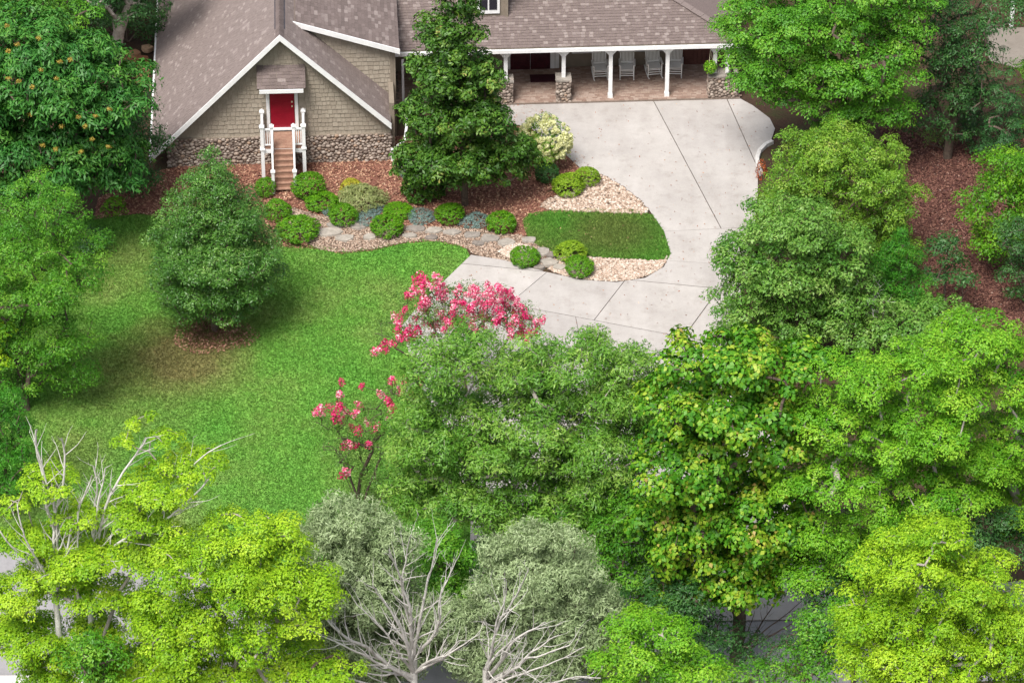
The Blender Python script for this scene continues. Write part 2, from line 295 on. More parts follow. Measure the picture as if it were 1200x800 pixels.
def skeleton(stems, centers, r0, rng, wob=.12):
    """stems: polylines; grow branches to every spray centre"""
    nodes, par = [], []
    for st in stems:
        prev = -1
        for p in st: nodes.append(np.array(p, float)); par.append(prev); prev = len(nodes)-1
    top0 = len(nodes); base = np.mean([s[0] for s in stems], 0)
    order = np.argsort(np.linalg.norm(centers-base, axis=1))
    for i in order:
        c = centers[i]; N = np.array(nodes); d = c-N; L_ = np.linalg.norm(d, axis=1); cost = L_+np.maximum(0, -(d[:, 2]))*1.3+np.maximum(0, .6*L_-d[:, 2])*.25
        j = int(np.argmin(cost)); p = nodes[j]; ln = L_[j]; k = 2 if ln < 1.2 else 4; prev = j
        for q in range(1, k+1):
            f = q/k; m = p+(c-p)*f+np.array([0, 0, 1])*math.sin(f*math.pi)*ln*.08+(rng.normal(size=3)*wob*ln*.25 if q < k else 0)
            nodes.append(m); par.append(prev); prev = len(nodes)-1
    N = np.array(nodes); par = np.array(par); cnt = np.ones(len(N))
    for i in range(len(N)-1, -1, -1):
        if par[i] >= 0: cnt[par[i]] += cnt[i]
    rad = r0*(cnt/cnt.max())**.45; rad = np.maximum(rad, .012)
    m = par >= 0; A, B = N[par[m]], N[m]; rb = rad[m]; ra = np.minimum(rad[par[m]], rb*1.5)
    return A, B, ra, rb
SPEC = dict(
    maple_yellow=dict(mat='maple_yellow', leaf=.095, asp=.8, dens=560, flat=.5, pad=.5, droop=.3, up=1.0, gap=1.14),
    maple_lime=dict(mat='maple_lime', leaf=.095, asp=.8, dens=560, flat=.5, pad=.52, droop=.3, up=1.0, gap=1.14),
    maple_mid=dict(mat='mid', leaf=.11, asp=.8, dens=380, flat=.5, pad=.55, droop=.3, up=1.0, gap=1.12),
    oak=dict(mat='oak', leaf=.15, asp=.42, dens=380, flat=.7, pad=.5, droop=.15, jit=.6, gap=1.08),
    catalpa=dict(mat='catalpa', leaf=.16, asp=.75, dens=230, sub=.8, flat=.6, pad=.52, droop=.3, tz=-.9, up=.6, tips=.45, gap=1.1),
    shrub=dict(sub=0.65, mat='shrub', leaf=.11, asp=.6, dens=380, flat=.65, pad=.40, jit=.55, gap=1.12),
    broad=dict(sub=0.65, mat='viney', leaf=.13, asp=.75, dens=260, flat=.65, pad=.42, jit=.5, gap=1.1),
    dark=dict(mat='dark', leaf=.13, asp=.6, dens=240, flat=.65, pad=.5, jit=.5, gap=1.1),
    magnolia=dict(sub=0.55, mat='magnolia', leaf=.17, asp=.42, dens=260, flat=.65, pad=.36, tz=.2, jit=.6, gap=1.1),
    holly=dict(sub=0.5, mat='holly', leaf=.10, asp=.5, dens=480, flat=.75, pad=.32, tz=.3, jit=.65, gap=1.05),
    sumac=dict(mat='sumac', leaf=.22, asp=.32, dens=200, flat=.5, pad=.62, droop=.5, tz=-.7, up=.7, gap=1.1),
    mid=dict(sub=0.7, mat='mid', leaf=.12, asp=.6, dens=300, flat=.65, pad=.45, jit=.5, gap=1.12),
    small=dict(sub=0.75, mat='mid', leaf=.10, asp=.5, dens=420, flat=.65, pad=.48, jit=.55, gap=1.12),
    juniper=dict(sub=0.6, mat='juniper', leaf=.15, asp=.34, dens=520, flat=1.0, pad=.36, droop=-.2, tz=.9, up=.3, jit=.7, gap=1.0),
    conifer=dict(sub=0.55, mat='conifer', leaf=.15, asp=.28, dens=420, flat=.9, pad=.38, droop=-.1, tz=.8, up=.3, jit=.7, gap=1.05),
    spruce=dict(sub=0.45, mat='spruce', leaf=.15, asp=.3, dens=330, flat=.3, pad=.45, droop=.5, tz=-.2, up=.8, gap=1.05),
    myrtle=dict(sub=0.6, mat='myrtle', leaf=.09, asp=.5, dens=110, flat=.6, pad=.45, jit=.7),
)
def plant(name, label, cat, base, lobes, sp, r0=.16, bark='bark', stems=1, group=None, seed=1, inner=.16, dens=1.0, spacing=1.0, crown='crown', trunk='trunk', low=-.35, thin=0.0, stem_top=.7):
    rng = np.random.default_rng(seed); sp = dict(SPEC[sp]); sp['dens'] *= dens
    B = at(*base); s0 = scl(B); E = []
    for lb in lobes:
        cx, cy, rx, ry = lb[:4]; dy = lb[4] if len(lb) > 4 else 0
        c = atY(cx, cy, B[1]+dy); s = scl(c); a = rx/s; b = (lb[5]/s if len(lb) > 5 else a*.92); rz = math.sqrt(max((ry/s)**2-(b*SP)**2, (.5*ry/s)**2))/CP
        if c[2]-rz < .1: c[2] = max(c[2], rz*.55+.1)
        E.append((c, np.array([a, b, rz])))
    # boughs: every lobe of the crown breaks up into smaller billows, and those into leafy sprays
    pad = sp['pad']; sub = sp.get('sub', .85); S_ = []
    for li, (c, e) in enumerate(E):
        if e.min() < sub*.9: S_.append((c, e, c)); continue
        em = np.maximum(e-sub*.62, e*.35); area = 4*math.pi*((e[0]*e[1])**1.6+(e[0]*e[2])**1.6+(e[1]*e[2])**1.6)**(1/1.6)/3**(1/1.6); here = []
        for q in range(int(area/sub**2*4)+8):
            d = unit(rng.normal(size=3))
            if d[2] < low and rng.random() < .85: continue
            p = c+d*em*rng.uniform(.82, 1.12)
            if p[2] < .3 or any(np.linalg.norm((p-c2)/e_) < .5 for k2, (c2, e_) in enumerate(E) if k2 != li): continue
            if any(np.linalg.norm(p-h) < sub*.92 for h in here): continue
            here.append(p); k = sub*rng.uniform(.62, 1.22); S_.append((p, np.array([k, k, k*rng.uniform(.62, .85)]), c))
    pts, outs, prad = [], [], []; SC_ = np.array([q[0] for q in S_]); SE_ = np.array([q[1] for q in S_])
    for si, (c, e, mc) in enumerate(S_):
        n = int(2.6*(e[0]/(pad*spacing*sp.get('gap', 1)))**2*3)+4; big = c is mc
        if big: n *= 2
        for q in range(n):
            d = unit(rng.normal(size=3)); 
            if d[2] < -.15 and rng.random() < .85: continue
            p = c+d*np.maximum(e-pad*.4, e*.45)*rng.uniform(.8, 1.12)
            if p[2] < .15: continue
            w_ = np.linalg.norm((p-SC_)/SE_, axis=1); w_[si] = 9
            if w_.min() < .52: continue
            if pts and (np.linalg.norm(np.array(pts)-p, axis=1) < pad*.80*spacing*sp.get('gap', 1)).any(): continue
            if thin and rng.random() < thin: continue
            pts.append(p); outs.append(unit(d*.6+unit(p-mc)*.6) if not big else d); prad.append(min(pad*rng.choice([.6, .8, 1.0, 1.2, 1.4], p=[.18, .25, .27, .2, .1]), e.min()*.8+.1))
    for c, e in E:      # inner foliage, seen only through the gaps between the billows
        if e.min() < .8: continue
        for q in range(int(e[0]*e[1]*e[2]/pad**3*inner*6)):
            d = unit(rng.normal(size=3)); p = c+d*e*rng.random()**.4*.62
            if p[2] < .4 or np.linalg.norm(np.array(pts)-p, axis=1).min() < pad*1.35: continue
            pts.append(p); outs.append(d); prad.append(pad*1.55)
    pts = np.array(pts); outs = np.array(outs)
    root = empty(name, B, label, cat, group)
    topc = max(E, key=lambda t: t[0][2]+t[1][2]); cen = np.mean([c for c, _ in E], 0)
    st = []
    for k in range(stems):
        b0 = B.copy(); tgt = (topc[0] if stems == 1 else E[k % len(E)][0]).copy(); 
        if stems > 1: b0 = b0+np.array([rng.normal()*.18, rng.normal()*.18, 0]); tgt = tgt+np.array([rng.normal()*.4, rng.normal()*.4, 0])
        if stems == 1: tgt[:2] = tgt[:2]*.35+cen[:2]*.65
        tgt[2] = b0[2]+(tgt[2]-b0[2])*(1.0 if stem_top > .7 else stem_top)
        n = max(4, int((tgt[2])/.8)); side = rng.normal(size=3)*.05*np.linalg.norm(tgt-b0)
        st.append([b0+(tgt-b0)*np.array([f**1.4, f**1.4, f])+side*math.sin(f*3.1)*np.array([1, 1, 0]) for f in np.linspace(0, 1, n)])
    A, Bq, ra, rb = skeleton(st, pts, r0, rng)
    off = B
    me = segs_mesh(trunk, A-off, Bq-off, ra, rb, 6); link(trunk, me, M[bark], root)
    V, F, ti = cloud(pts-off, prad, outs, sp, rng)
    me = np_mesh(crown, V, F, ti); link(crown, me, L[sp['mat']], root)
    return root, pts-off, outs, B
def dead_tree(name, label, base, arms, seed, rb=.1, mat='deadwood', twig=1.0, group=None, cat='dead tree', blunt=.25):
    """arms: limb tips (px,py,dy) and the height their limb leaves the trunk; every limb with its twigs is a branch"""
    rng = np.random.default_rng(seed); B = at(*base); root = empty(name, B, label, cat, group); S_ = []
    def grow(p, d, ln, r, lev, aim=None):
        n = max(3, int(ln/.26)); step = ln/n; q0 = p; end = blunt if lev == 0 else .2; tgt = p+d*ln if aim is None else aim
        for i in range(n):
            d = unit(d+rng.normal(size=3)*(.09 if lev == 0 else .11)+np.array([0, 0, 0 if lev == 0 else .07])+(unit(tgt-q0)*.35 if aim is not None else 0)); q = q0+d*step; f0, f1 = 1-(1-end)*i/n, 1-(1-end)*(i+1)/n
            S_.append((q0-B, q-B, r*f0, r*f1)); q0 = q
            if lev < 3 and (i > 0 or lev) and rng.random() < (.75 if lev < 1 else .5)*twig:
                sd_ = unit(np.cross(d, rng.normal(size=3))); nd = unit(d*.9+sd_*rng.uniform(.45, .85)); l2 = min(ln*rng.uniform(.2, .42), 1.7)*(1-.45*i/n)
                if l2 > .15: grow(q, nd, l2, max(r*f1*.55, .007), lev+1)
    for (px, py, dy, start) in arms:
        S_.clear(); tip = atY(px, py, B[1]+dy); s = B+np.array([0, 0, start]); v = tip-s; ln = np.linalg.norm(v); grow(s, unit(unit(v)+np.array([0, 0, -.06])), ln, rb*(.55+.4*rng.random()), 0, tip)
        link('branch', segs_mesh('branch', [q[0] for q in S_], [q[1] for q in S_], [q[2] for q in S_], [q[3] for q in S_], 5), M[mat], root)
    top = max(a[3] for a in arms); z = np.array([0, 0, 1.])
    link('trunk', segs_mesh('trunk', [z*top*i/8 for i in range(8)], [z*top*(i+1)/8 for i in range(8)], [rb*(1.7-.06*i) for i in range(8)], [rb*(1.7-.06*(i+1)) for i in range(8)], 8), M[mat], root)
    return root
def puff_mesh(name, r, n, leaf, seed, asp=.6, flat=1.0, up=.3, cone=False, shift=0):
    rng = np.random.default_rng(seed); d = unit(rng.normal(size=(n, 3))); rr = r*rng.random(n)**.35; P = d*rr[:, None]
    if cone: P[:, 2] *= 1.7; P[:, :2] *= (1.1-.45*(P[:, 2:3]/(1.7*r)))
    P[:, 2] *= flat
    V, F = leaf_quads(P, d+np.array([0, 0, up])+rng.normal(size=(n, 3))*.4, rng.normal(size=(n, 3)), leaf*rng.uniform(.7, 1.3, n), asp, rng)
    return np_mesh(name, V, F, np.clip(.5+shift+rng.normal(size=n)*.22, 0, 1))
def ball_mesh(seed, leaf=.08, n=7800, flat=.82, lump=.035, asp=.55, tz=.6, tufts=420):
    """clipped shrub of radius 1 m (scaled when placed), its surface made of small leafy tufts"""
    rng = np.random.default_rng(seed); C = unit(rng.normal(size=(tufts, 3))); C[:, 2] = np.where(C[:, 2] < -.55, -C[:, 2], C[:, 2]); top = rng.normal(size=tufts)*.018; shade = rng.normal(size=tufts)*.09
    j = rng.integers(0, tufts, n); sg = 1.15/math.sqrt(tufts); off = rng.normal(size=(n, 3))*sg*.75; d = unit(C[j]+off); q = np.linalg.norm(off, axis=1)/sg
    ph = rng.random(6)*6.28; lm = 1+lump*(np.sin(3*d[:, 0]+ph[0])+np.sin(4*d[:, 1]+ph[1])+np.sin(4*d[:, 2]+ph[2]))
    rr = (1+top[j]-.02*q**2-.22*rng.random(n)**2)*lm; P = d*rr[:, None]; P[:, 2] = P[:, 2]*flat+flat*.80
    keep = P[:, 2] > .02; P, d, j, q = P[keep], d[keep], j[keep], q[keep]; n = len(P)
    V, F = leaf_quads(P, d*.7+off[keep]/sg*.5+rng.normal(size=(n, 3))*.4+np.array([0, 0, .3]), rng.normal(size=(n, 3))*.6+d*.8+np.array([0, 0, tz]), leaf*rng.uniform(.7, 1.3, n), asp, rng)
    return np_mesh('foliage', V, F, np.clip(.45+shade[j]+rng.normal(size=n)*.15, 0, 1))

# ---------------------------------------------------------------- ground and setting
def gpoly(pts, z): return [tuple(at(x, y))[:2]+(z,) for x, y in pts]
def smooth_poly(pts, it=2, closed=True):
    P = [tuple(p) for p in pts]
    for _ in range(it):
        Q = []
        for i in range(len(P)):
            a, b = P[i], P[(i+1) % len(P)]; Q += [(a[0]*.75+b[0]*.25, a[1]*.75+b[1]*.25), (a[0]*.25+b[0]*.75, a[1]*.25+b[1]*.75)]
        P = Q
    return P
def sheet(name, pts, z, mat, thick=.0, kind='structure', parent=None):
    mb = MB(); P = gpoly(pts, z)
    if thick: mb.prism([(p[0], p[1], z-thick) for p in P], (0, 0, thick))
    else: mb.add(P, [tuple(range(len(P)))])
    o = mb.build(name, mat, parent)
    if not parent: o['kind'] = kind
    return o
mb = MB(); mb.add([(-400, -140, 0), (400, -140, 0), (400, 700, 0), (-400, 700, 0)], [(0, 1, 2, 3)]); mb.build('ground', M['soil'])['kind'] = 'structure'
LAWN = [(-60, 235), (115, 256), (175, 250), (215, 262), (330, 288), (372, 288), (400, 295), (438, 292), (470, 284), (510, 281), (545, 290), (551, 300), (560, 325), (520, 358), (500, 384), (510, 440), (550, 520), (575, 600), (575, 690), (400, 720), (160, 655), (-80, 640)]
ISLAND_LAWN = [(612, 254), (640, 248), (680, 247), (762, 248), (782, 268), (796, 298), (782, 308), (705, 302), (655, 298), (628, 288), (616, 275)]
DRIVE = [(560, 120), (600, 117), (720, 115), (858, 112), (882, 125), (902, 140), (908, 152), (903, 168), (890, 182), (888, 205), (888, 230), (885, 262), (875, 300), (868, 340), (868, 400), (900, 500), (940, 600), (990, 726),
         (548, 732), (552, 600), (527, 520), (487, 440), (470, 384), (492, 358), (526, 325), (552, 300), (590, 306), (640, 320), (680, 329), (722, 332), (756, 327), (778, 314), (786, 298), (778, 272), (760, 246), (738, 226), (703, 206), (680, 198), (660, 180), (620, 150), (560, 140)]
ROAD = [(-120, 555), (150, 640), (400, 720), (650, 712), (960, 700), (1100, 690), (1400, 660), (1400, 790), (900, 806), (500, 830), (90, 800), (-120, 796)]
BED = [(115, 232), (160, 215), (190, 200), (330, 170), (470, 160), (600, 118), (640, 130), (668, 170), (700, 200), (640, 225), (760, 246), (752, 254), (680, 250), (640, 251), (616, 256), (618, 276), (600, 280), (560, 300), (546, 291), (510, 283), (470, 286), (438, 294), (400, 298), (368, 292), (330, 290), (215, 266), (165, 250), (110, 258)]
GRAVEL_A = [(632, 246), (640, 234), (676, 225), (690, 205), (702, 204), (737, 225), (760, 246), (758, 252), (680, 249)]
GRAVEL_B = [(655, 300), (700, 303), (777, 307), (783, 300), (778, 313), (756, 326), (722, 331), (680, 328), (640, 318), (650, 308)]
GRAVEL_C = [(330, 240), (380, 255), (430, 262), (500, 266), (560, 268), (596, 276), (616, 276), (630, 290), (652, 298), (646, 318), (592, 306), (556, 300), (546, 290), (510, 282), (470, 285), (438, 293), (400, 297), (366, 292), (335, 262)]
sheet('lawn', smooth_poly(LAWN, 1), .012, M['lawn']); sheet('island_lawn', smooth_poly(ISLAND_LAWN, 1), .030, M['lawn'])
sheet('mulch_bed', BED, .018, M['mulch'])
g_a = sheet('gravel_bed', smooth_poly(GRAVEL_A, 1), .024, M['gravelbase']); g_b = sheet('gravel_bed', smooth_poly(GRAVEL_B, 1), .024, M['gravelbase']); g_c = sheet('gravel_bed', smooth_poly(GRAVEL_C, 1), .0245, M['gravelbase'])
MULCH_R = [(1030, 150), (1230, 150), (1240, 400), (1150, 400), (1080, 345), (1060, 250)]
M['mulch_red'] = noise_mat('red_mulch', [(.3, (.05, .02, .018)), (.6, (.11, .045, .038)), (.8, (.16, .08, .06))], 2, .95, 14, .6, amt2=.5)
sheet('mulch_slope', MULCH_R, .018, M['mulch_red'])
sheet('road', ROAD, .010, M['asphalt'])
# driveway: base sheet + separate slabs between the joints
drv = sheet('driveway', DRIVE, .034, M['joint'])
def to_bm(P, z):
    bm = bmesh.new(); bm.faces.new([bm.verts.new((p[0], p[1], z)) for p in P]); bmesh.ops.triangulate(bm, faces=bm.faces); return bm
def cut(bms, a, b, only=None, gap=.02):
    A, B = Vector(at(*a)), Vector(at(*b)); d = (B-A); d.z = 0; n = Vector((-d.y, d.x, 0)).normalized(); out = []
    for bm in bms:
        c = sum((f.calc_center_median()*f.calc_area() for f in bm.faces), Vector())/sum(f.calc_area() for f in bm.faces)
        if only and not only(c): out.append(bm); continue
        for s in (1, -1):
            b2 = bm.copy(); bmesh.ops.bisect_plane(b2, geom=b2.verts[:]+b2.edges[:]+b2.faces[:], plane_co=A+n*s*gap, plane_no=n*s, clear_inner=True)
            if b2.faces and sum(f.calc_area() for f in b2.faces) > .05: out.append(b2)
            else: b2.free()
    return out
def side(a, b):
    A, B = at(*a), at(*b); return lambda c: (B[0]-A[0])*(c.y-A[1])-(B[1]-A[1])*(c.x-A[0]) > 0   # left of a->b, i.e. farther when a is left
S = [to_bm(gpoly(DRIVE, .06), .06)]
L1 = ((735, 329), (838, 339)); L2 = ((640, 366), (816, 399)); H1 = ((790, 272), (870, 268))
far1, far2, farH = side(*L1), side(*L2), side(*H1)
S = cut(S, *L1, gap=.022); S = cut(S, *L2, only=lambda c: not far1(c), gap=.02)
S = cut(S, *H1, only=far1, gap=.010)
S = cut(S, (768, 124), (854, 286), only=lambda c: far1(c) and farH(c), gap=.02)
D2 = ((861, 138), (886, 194)); d1r = side((768, 124), (854, 286))
S = cut(S, *D2, only=lambda c: far1(c) and farH(c) and d1r(c), gap=.02)
S = cut(S, (785, 307), (835, 310), only=lambda c: far1(c) and not farH(c) and c.x > at(720, 320)[0], gap=.008)
mid = lambda c: not far1(c) and far2(c)
S = cut(S, (733, 329), (695, 378), only=mid, gap=.016); S = cut(S, (838, 346), (797, 402), only=mid, gap=.02); S = cut(S, (640, 321), (609, 347), only=mid, gap=.012)
low = lambda c: not far2(c)
for yy in (440, 500, 560, 620): S = cut(S, (500, yy), (900, yy+10), only=low, gap=.012)
S = cut(S, (680, 400), (740, 700), only=low, gap=.012)
for bm in S:
    bmesh.ops.dissolve_limit(bm, angle_limit=.01, verts=bm.verts[:], edges=bm.edges[:])
    r = bmesh.ops.extrude_face_region(bm, geom=bm.faces[:]); bmesh.ops.translate(bm, verts=[v for v in r['geom'] if isinstance(v, bmesh.types.BMVert)], vec=(0, 0, .0)); 
    vs = [v for v in r['geom'] if isinstance(v, bmesh.types.BMVert)]
    for v in bm.verts:
        if v not in vs: v.co.z -= .022
    bmesh.ops.recalc_face_normals(bm, faces=bm.faces); me = bpy.data.meshes.new('slab'); bm.to_mesh(me); bm.free(); link('slab', me, M['concrete'], drv)
# porch-side far paving at upper right, right-hand kerb piece, road kerb
M['old_concrete'] = m_concrete('old_concrete', (.17, .15, .13), (.23, .205, .18), (.8, .78, .75))
sheet('far_driveway', [(1148, 34), (1300, 30), (1300, 84), (1190, 80), (1160, 72)], .02, M['old_concrete'])
def kerb(name, pts, wpx, h, label, z0=0.0):
    mb = MB(); P = [at(*p) for p in pts]
    for a, b in zip(P[:-1], P[1:]): mb.bar((a[0], a[1], z0+h/2), (b[0], b[1], z0+h/2), wpx, h)
    return tag(mb.build(name, M['kerbmat']), label, 'kerb')
kerb('concrete_kerb', [(905, 168), (897, 172), (890, 179), (887, 188), (888, 197), (892, 206)], .16, .16, 'short curved white concrete kerb at the right edge of the driveway')
mb = MB(); A = at(-60, 795); B_ = at(100, 799)
mb.box(((A[0]+B_[0])/2, A[1]-.25, .0), (B_[0]-A[0], .6, .22)); tag(mb.build('road_kerb', M['kerbmat']), 'long pale concrete kerb along the grey road at the bottom left corner', 'kerb')

def in_poly(P, x, y):
    x = np.asarray(x); y = np.asarray(y); ins = np.zeros(len(x), bool); n = len(P)
    for i in range(n):
        x1, y1 = P[i][:2]; x2, y2 = P[(i+1) % n][:2]
        if y1 == y2: continue
        c = ((y1 > y) != (y2 > y)) & (x < (x2-x1)*(y-y1)/(y2-y1)+x1); ins ^= c
    return ins
def scatter(poly_px, n, rng, holes=()):
    P = gpoly(poly_px, 0); xs = [p[0] for p in P]; ys = [p[1] for p in P]; x = rng.uniform(min(xs), max(xs), n); y = rng.uniform(min(ys), max(ys), n); k = in_poly(P, x, y)
    for h in holes: k &= ~in_poly(gpoly(h, 0), x, y)
    return x[k], y[k]
def blades(name, poly, n, seed, z=.012, h=.065, w=.045, holes=(), frame=True):
    rng = np.random.default_rng(seed); x, y = scatter(poly, n, rng, holes); n = len(x)
    hh = h*rng.uniform(.5, 1.5, n); a = rng.uniform(0, 6.28, n); ln = rng.normal(size=(n, 2))*.6*hh[:, None]; P = np.stack([x, y, np.full(n, z)], 1)
    t = np.stack([np.cos(a), np.sin(a), np.zeros(n)], 1)*w*.5; V = np.empty((n, 3, 3)); V[:, 0] = P-t; V[:, 1] = P+t; V[:, 2] = P+np.concatenate([ln, hh[:, None]], 1)
    me = np_mesh(name, V.reshape(-1, 3), np.arange(3*n).reshape(n, 3), np.clip(rng.beta(2, 3, n)+.12*(rng.random(n) < .04)*4, 0, 1)); return link(name, me, M['blade'])
tag(blades('grass', smooth_poly(LAWN, 1), 360000, 5, holes=(DRIVE,)), 'mown lawn grass, green with brown worn patches, left of the driveway', 'grass', kind='stuff')
tag(blades('grass', smooth_poly(ISLAND_LAWN, 1), 42000, 6, z=.03, holes=(DRIVE,)), 'small patch of bright lawn grass inside the bend of the driveway', 'grass', kind='stuff')
def litter(name, poly, n, seed, z, size, mat, holes=(), asp=.5, label=''):
    rng = np.random.default_rng(seed); x, y = scatter(poly, n, rng, holes); n = len(x); P = np.stack([x, y, z+rng.random(n)*.04], 1)
    V, F = leaf_quads(P, np.array([0, 0, 1])+rng.normal(size=(n, 3))*.35, rng.normal(size=(n, 3))*np.array([1, 1, .2]), size*rng.uniform(.6, 1.3, n), asp, rng)
    return tag(link(name, np_mesh(name, V, F, np.clip(rng.beta(2, 2, n), 0, 1)), M[mat]), label, 'ground cover', kind='stuff')
litter('leaf_litter', BED, 42000, 11, .02, .13, 'litter', holes=(GRAVEL_A, GRAVEL_C), label='reddish brown fallen leaves and mulch covering the bed before the house')
litter('leaf_litter', MULCH_R, 42000, 12, .02, .12, 'litter_red', label='dark red leaf mulch on the open slope between the trees at right')
def disk_px(cx, cy, rx, ry, n=20): return [(cx+rx*math.cos(a)*(1+.12*math.sin(3*a+1)), cy+ry*math.sin(a)*(1+.1*math.sin(4*a))) for a in [i*2*math.pi/n for i in range(n)]]
sheet('tree_ring', disk_px(250, 392, 38, 17), .016, M['mulch']); litter('leaf_litter', disk_px(250, 392, 50, 24), 1500, 13, .05, .10, 'litter', label='ring of brown fallen leaves on the lawn under the round tree')
litter('leaf_litter', DRIVE[:24], 1500, 14, .065, .075, 'litter', label='scattered brown leaves lying on the pale concrete driveway')
def pebbles(name, poly, n, seed, r, label, z=.03, mat='gravel', lo=0.0, hi=1.0):
    rng = np.random.default_rng(seed); x, y = scatter(poly, n, rng); n = len(x)
    base = np.array([[0, 0, .62], [1, 0, .1], [.3, .9, .15], [-.8, .6, .05], [-.85, -.55, .12], [.25, -.95, .05], [.05, 0, -.5]]); F0 = np.array([[0, i, i % 5+1] for i in range(1, 6)])
    F0 = np.concatenate([F0, np.array([[6, i % 5+1, i] for i in range(1, 6)])]); a = rng.uniform(0, 6.28, n); c, s = np.cos(a), np.sin(a); k = r*rng.uniform(.55, 1.35, n)
    b = base[None]*(1+rng.normal(size=(n, 7, 1))*.12); X = (b[:, :, 0]*c[:, None]-b[:, :, 1]*s[:, None]*.75)*k[:, None]+x[:, None]; Y = (b[:, :, 0]*s[:, None]+b[:, :, 1]*c[:, None]*.75)*k[:, None]+y[:, None]; Z = b[:, :, 2]*k[:, None]*.8+z+k[:, None]*.2
    V = np.stack([X, Y, Z], 2).reshape(-1, 3); F = (F0[None]+(np.arange(n)*7)[:, None, None]).reshape(-1, 3); t = np.repeat(np.clip(lo+(hi-lo)*rng.random(n), 0, 1), 10)
    return tag(link(name, np_mesh(name, V, F, t), M[mat]), label, 'gravel', kind='stuff')
pebbles('gravel', smooth_poly(GRAVEL_A, 1), 3600, 21, .10, 'pale river stones filling the bed corner beside the two round shrubs', lo=.1, hi=.85)
pebbles('gravel', smooth_poly(GRAVEL_B, 1), 5200, 22, .072, 'pale river stones in the strip below the small lawn by the driveway bend', lo=.2, hi=.85)
pebbles('gravel', smooth_poly(GRAVEL_C, 1), 19000, 23, .055, 'tan and cream pebbles filling the winding bed between lawn and shrubs', lo=0, hi=.6)
pebbles('gravel', [(584, 296), (600, 285), (622, 290), (626, 306), (600, 306)], 1500, 24, .07, 'whitish stones heaped at the pointed tip of the driveway', z=.05, lo=.35, hi=.9)
def flat_stone(px, py, rx, ry, seed, parent, mat='flag', h=.09, z=.03):
    rnd = random.Random(seed); c = at(px, py); s = scl(c); n = 9; pts = []
    for i in range(n):
        a = i*2*math.pi/n; k = rnd.uniform(.78, 1.15); pts.append((c[0]+math.cos(a)*rx/s*k, c[1]+math.sin(a)*ry/s/SP*k, 0))
    mb = MB(); bot = [(p[0], p[1], z-.02) for p in pts]; top = [(c[0]+(p[0]-c[0])*.93, c[1]+(p[1]-c[1])*.93, z+h+rnd.uniform(-.012, .012)) for p in pts]; t = rnd.random()
    mb.add(bot+top+[(c[0], c[1], z+h+.015)], [(i, (i+1) % n, n+(i+1) % n, n+i) for i in range(n)]+[(n+i, n+(i+1) % n, 2*n) for i in range(n)], t); return mb.build('flat_stone', M[mat], parent)
for i, (a, b, c, d) in enumerate([(385, 274, 17, 6), (404, 281, 13, 4), (420, 265, 11, 7), (393, 266, 12, 4), (433, 279, 9, 4), (487, 270, 12, 4), (508, 272, 11, 4), (530, 274, 13, 4), (553, 277, 12, 4), (574, 281, 13, 5), (594, 286, 11, 5), (480, 278, 10, 3), (505, 280, 9, 3), (560, 287, 9, 3),
                                    (636, 297, 10, 5), (643, 309, 11, 5), (656, 315, 9, 4), (647, 301, 7, 4), (620, 283, 10, 4), (632, 315, 7, 3)]):
    flat_stone(a, b, c, d, i, g_c)
rs = empty('stone_steps', at(160, 88), 'reddish flat rocks laid like rough steps on the bank left of the house', 'stones')
for i, (a, b, c, d) in enumerate([(157, 66, 9, 4), (167, 73, 9, 4), (151, 76, 9, 4), (161, 82, 11, 5), (173, 61, 7, 4), (171, 86, 8, 4), (155, 91, 9, 4), (168, 97, 9, 5), (158, 104, 8, 4), (172, 108, 7, 4)]):
    o = flat_stone(a, b, c, d, 50+i, rs, 'redrock', .16, .05+.012*i); o.name = 'rock'; o.location = -rs.location

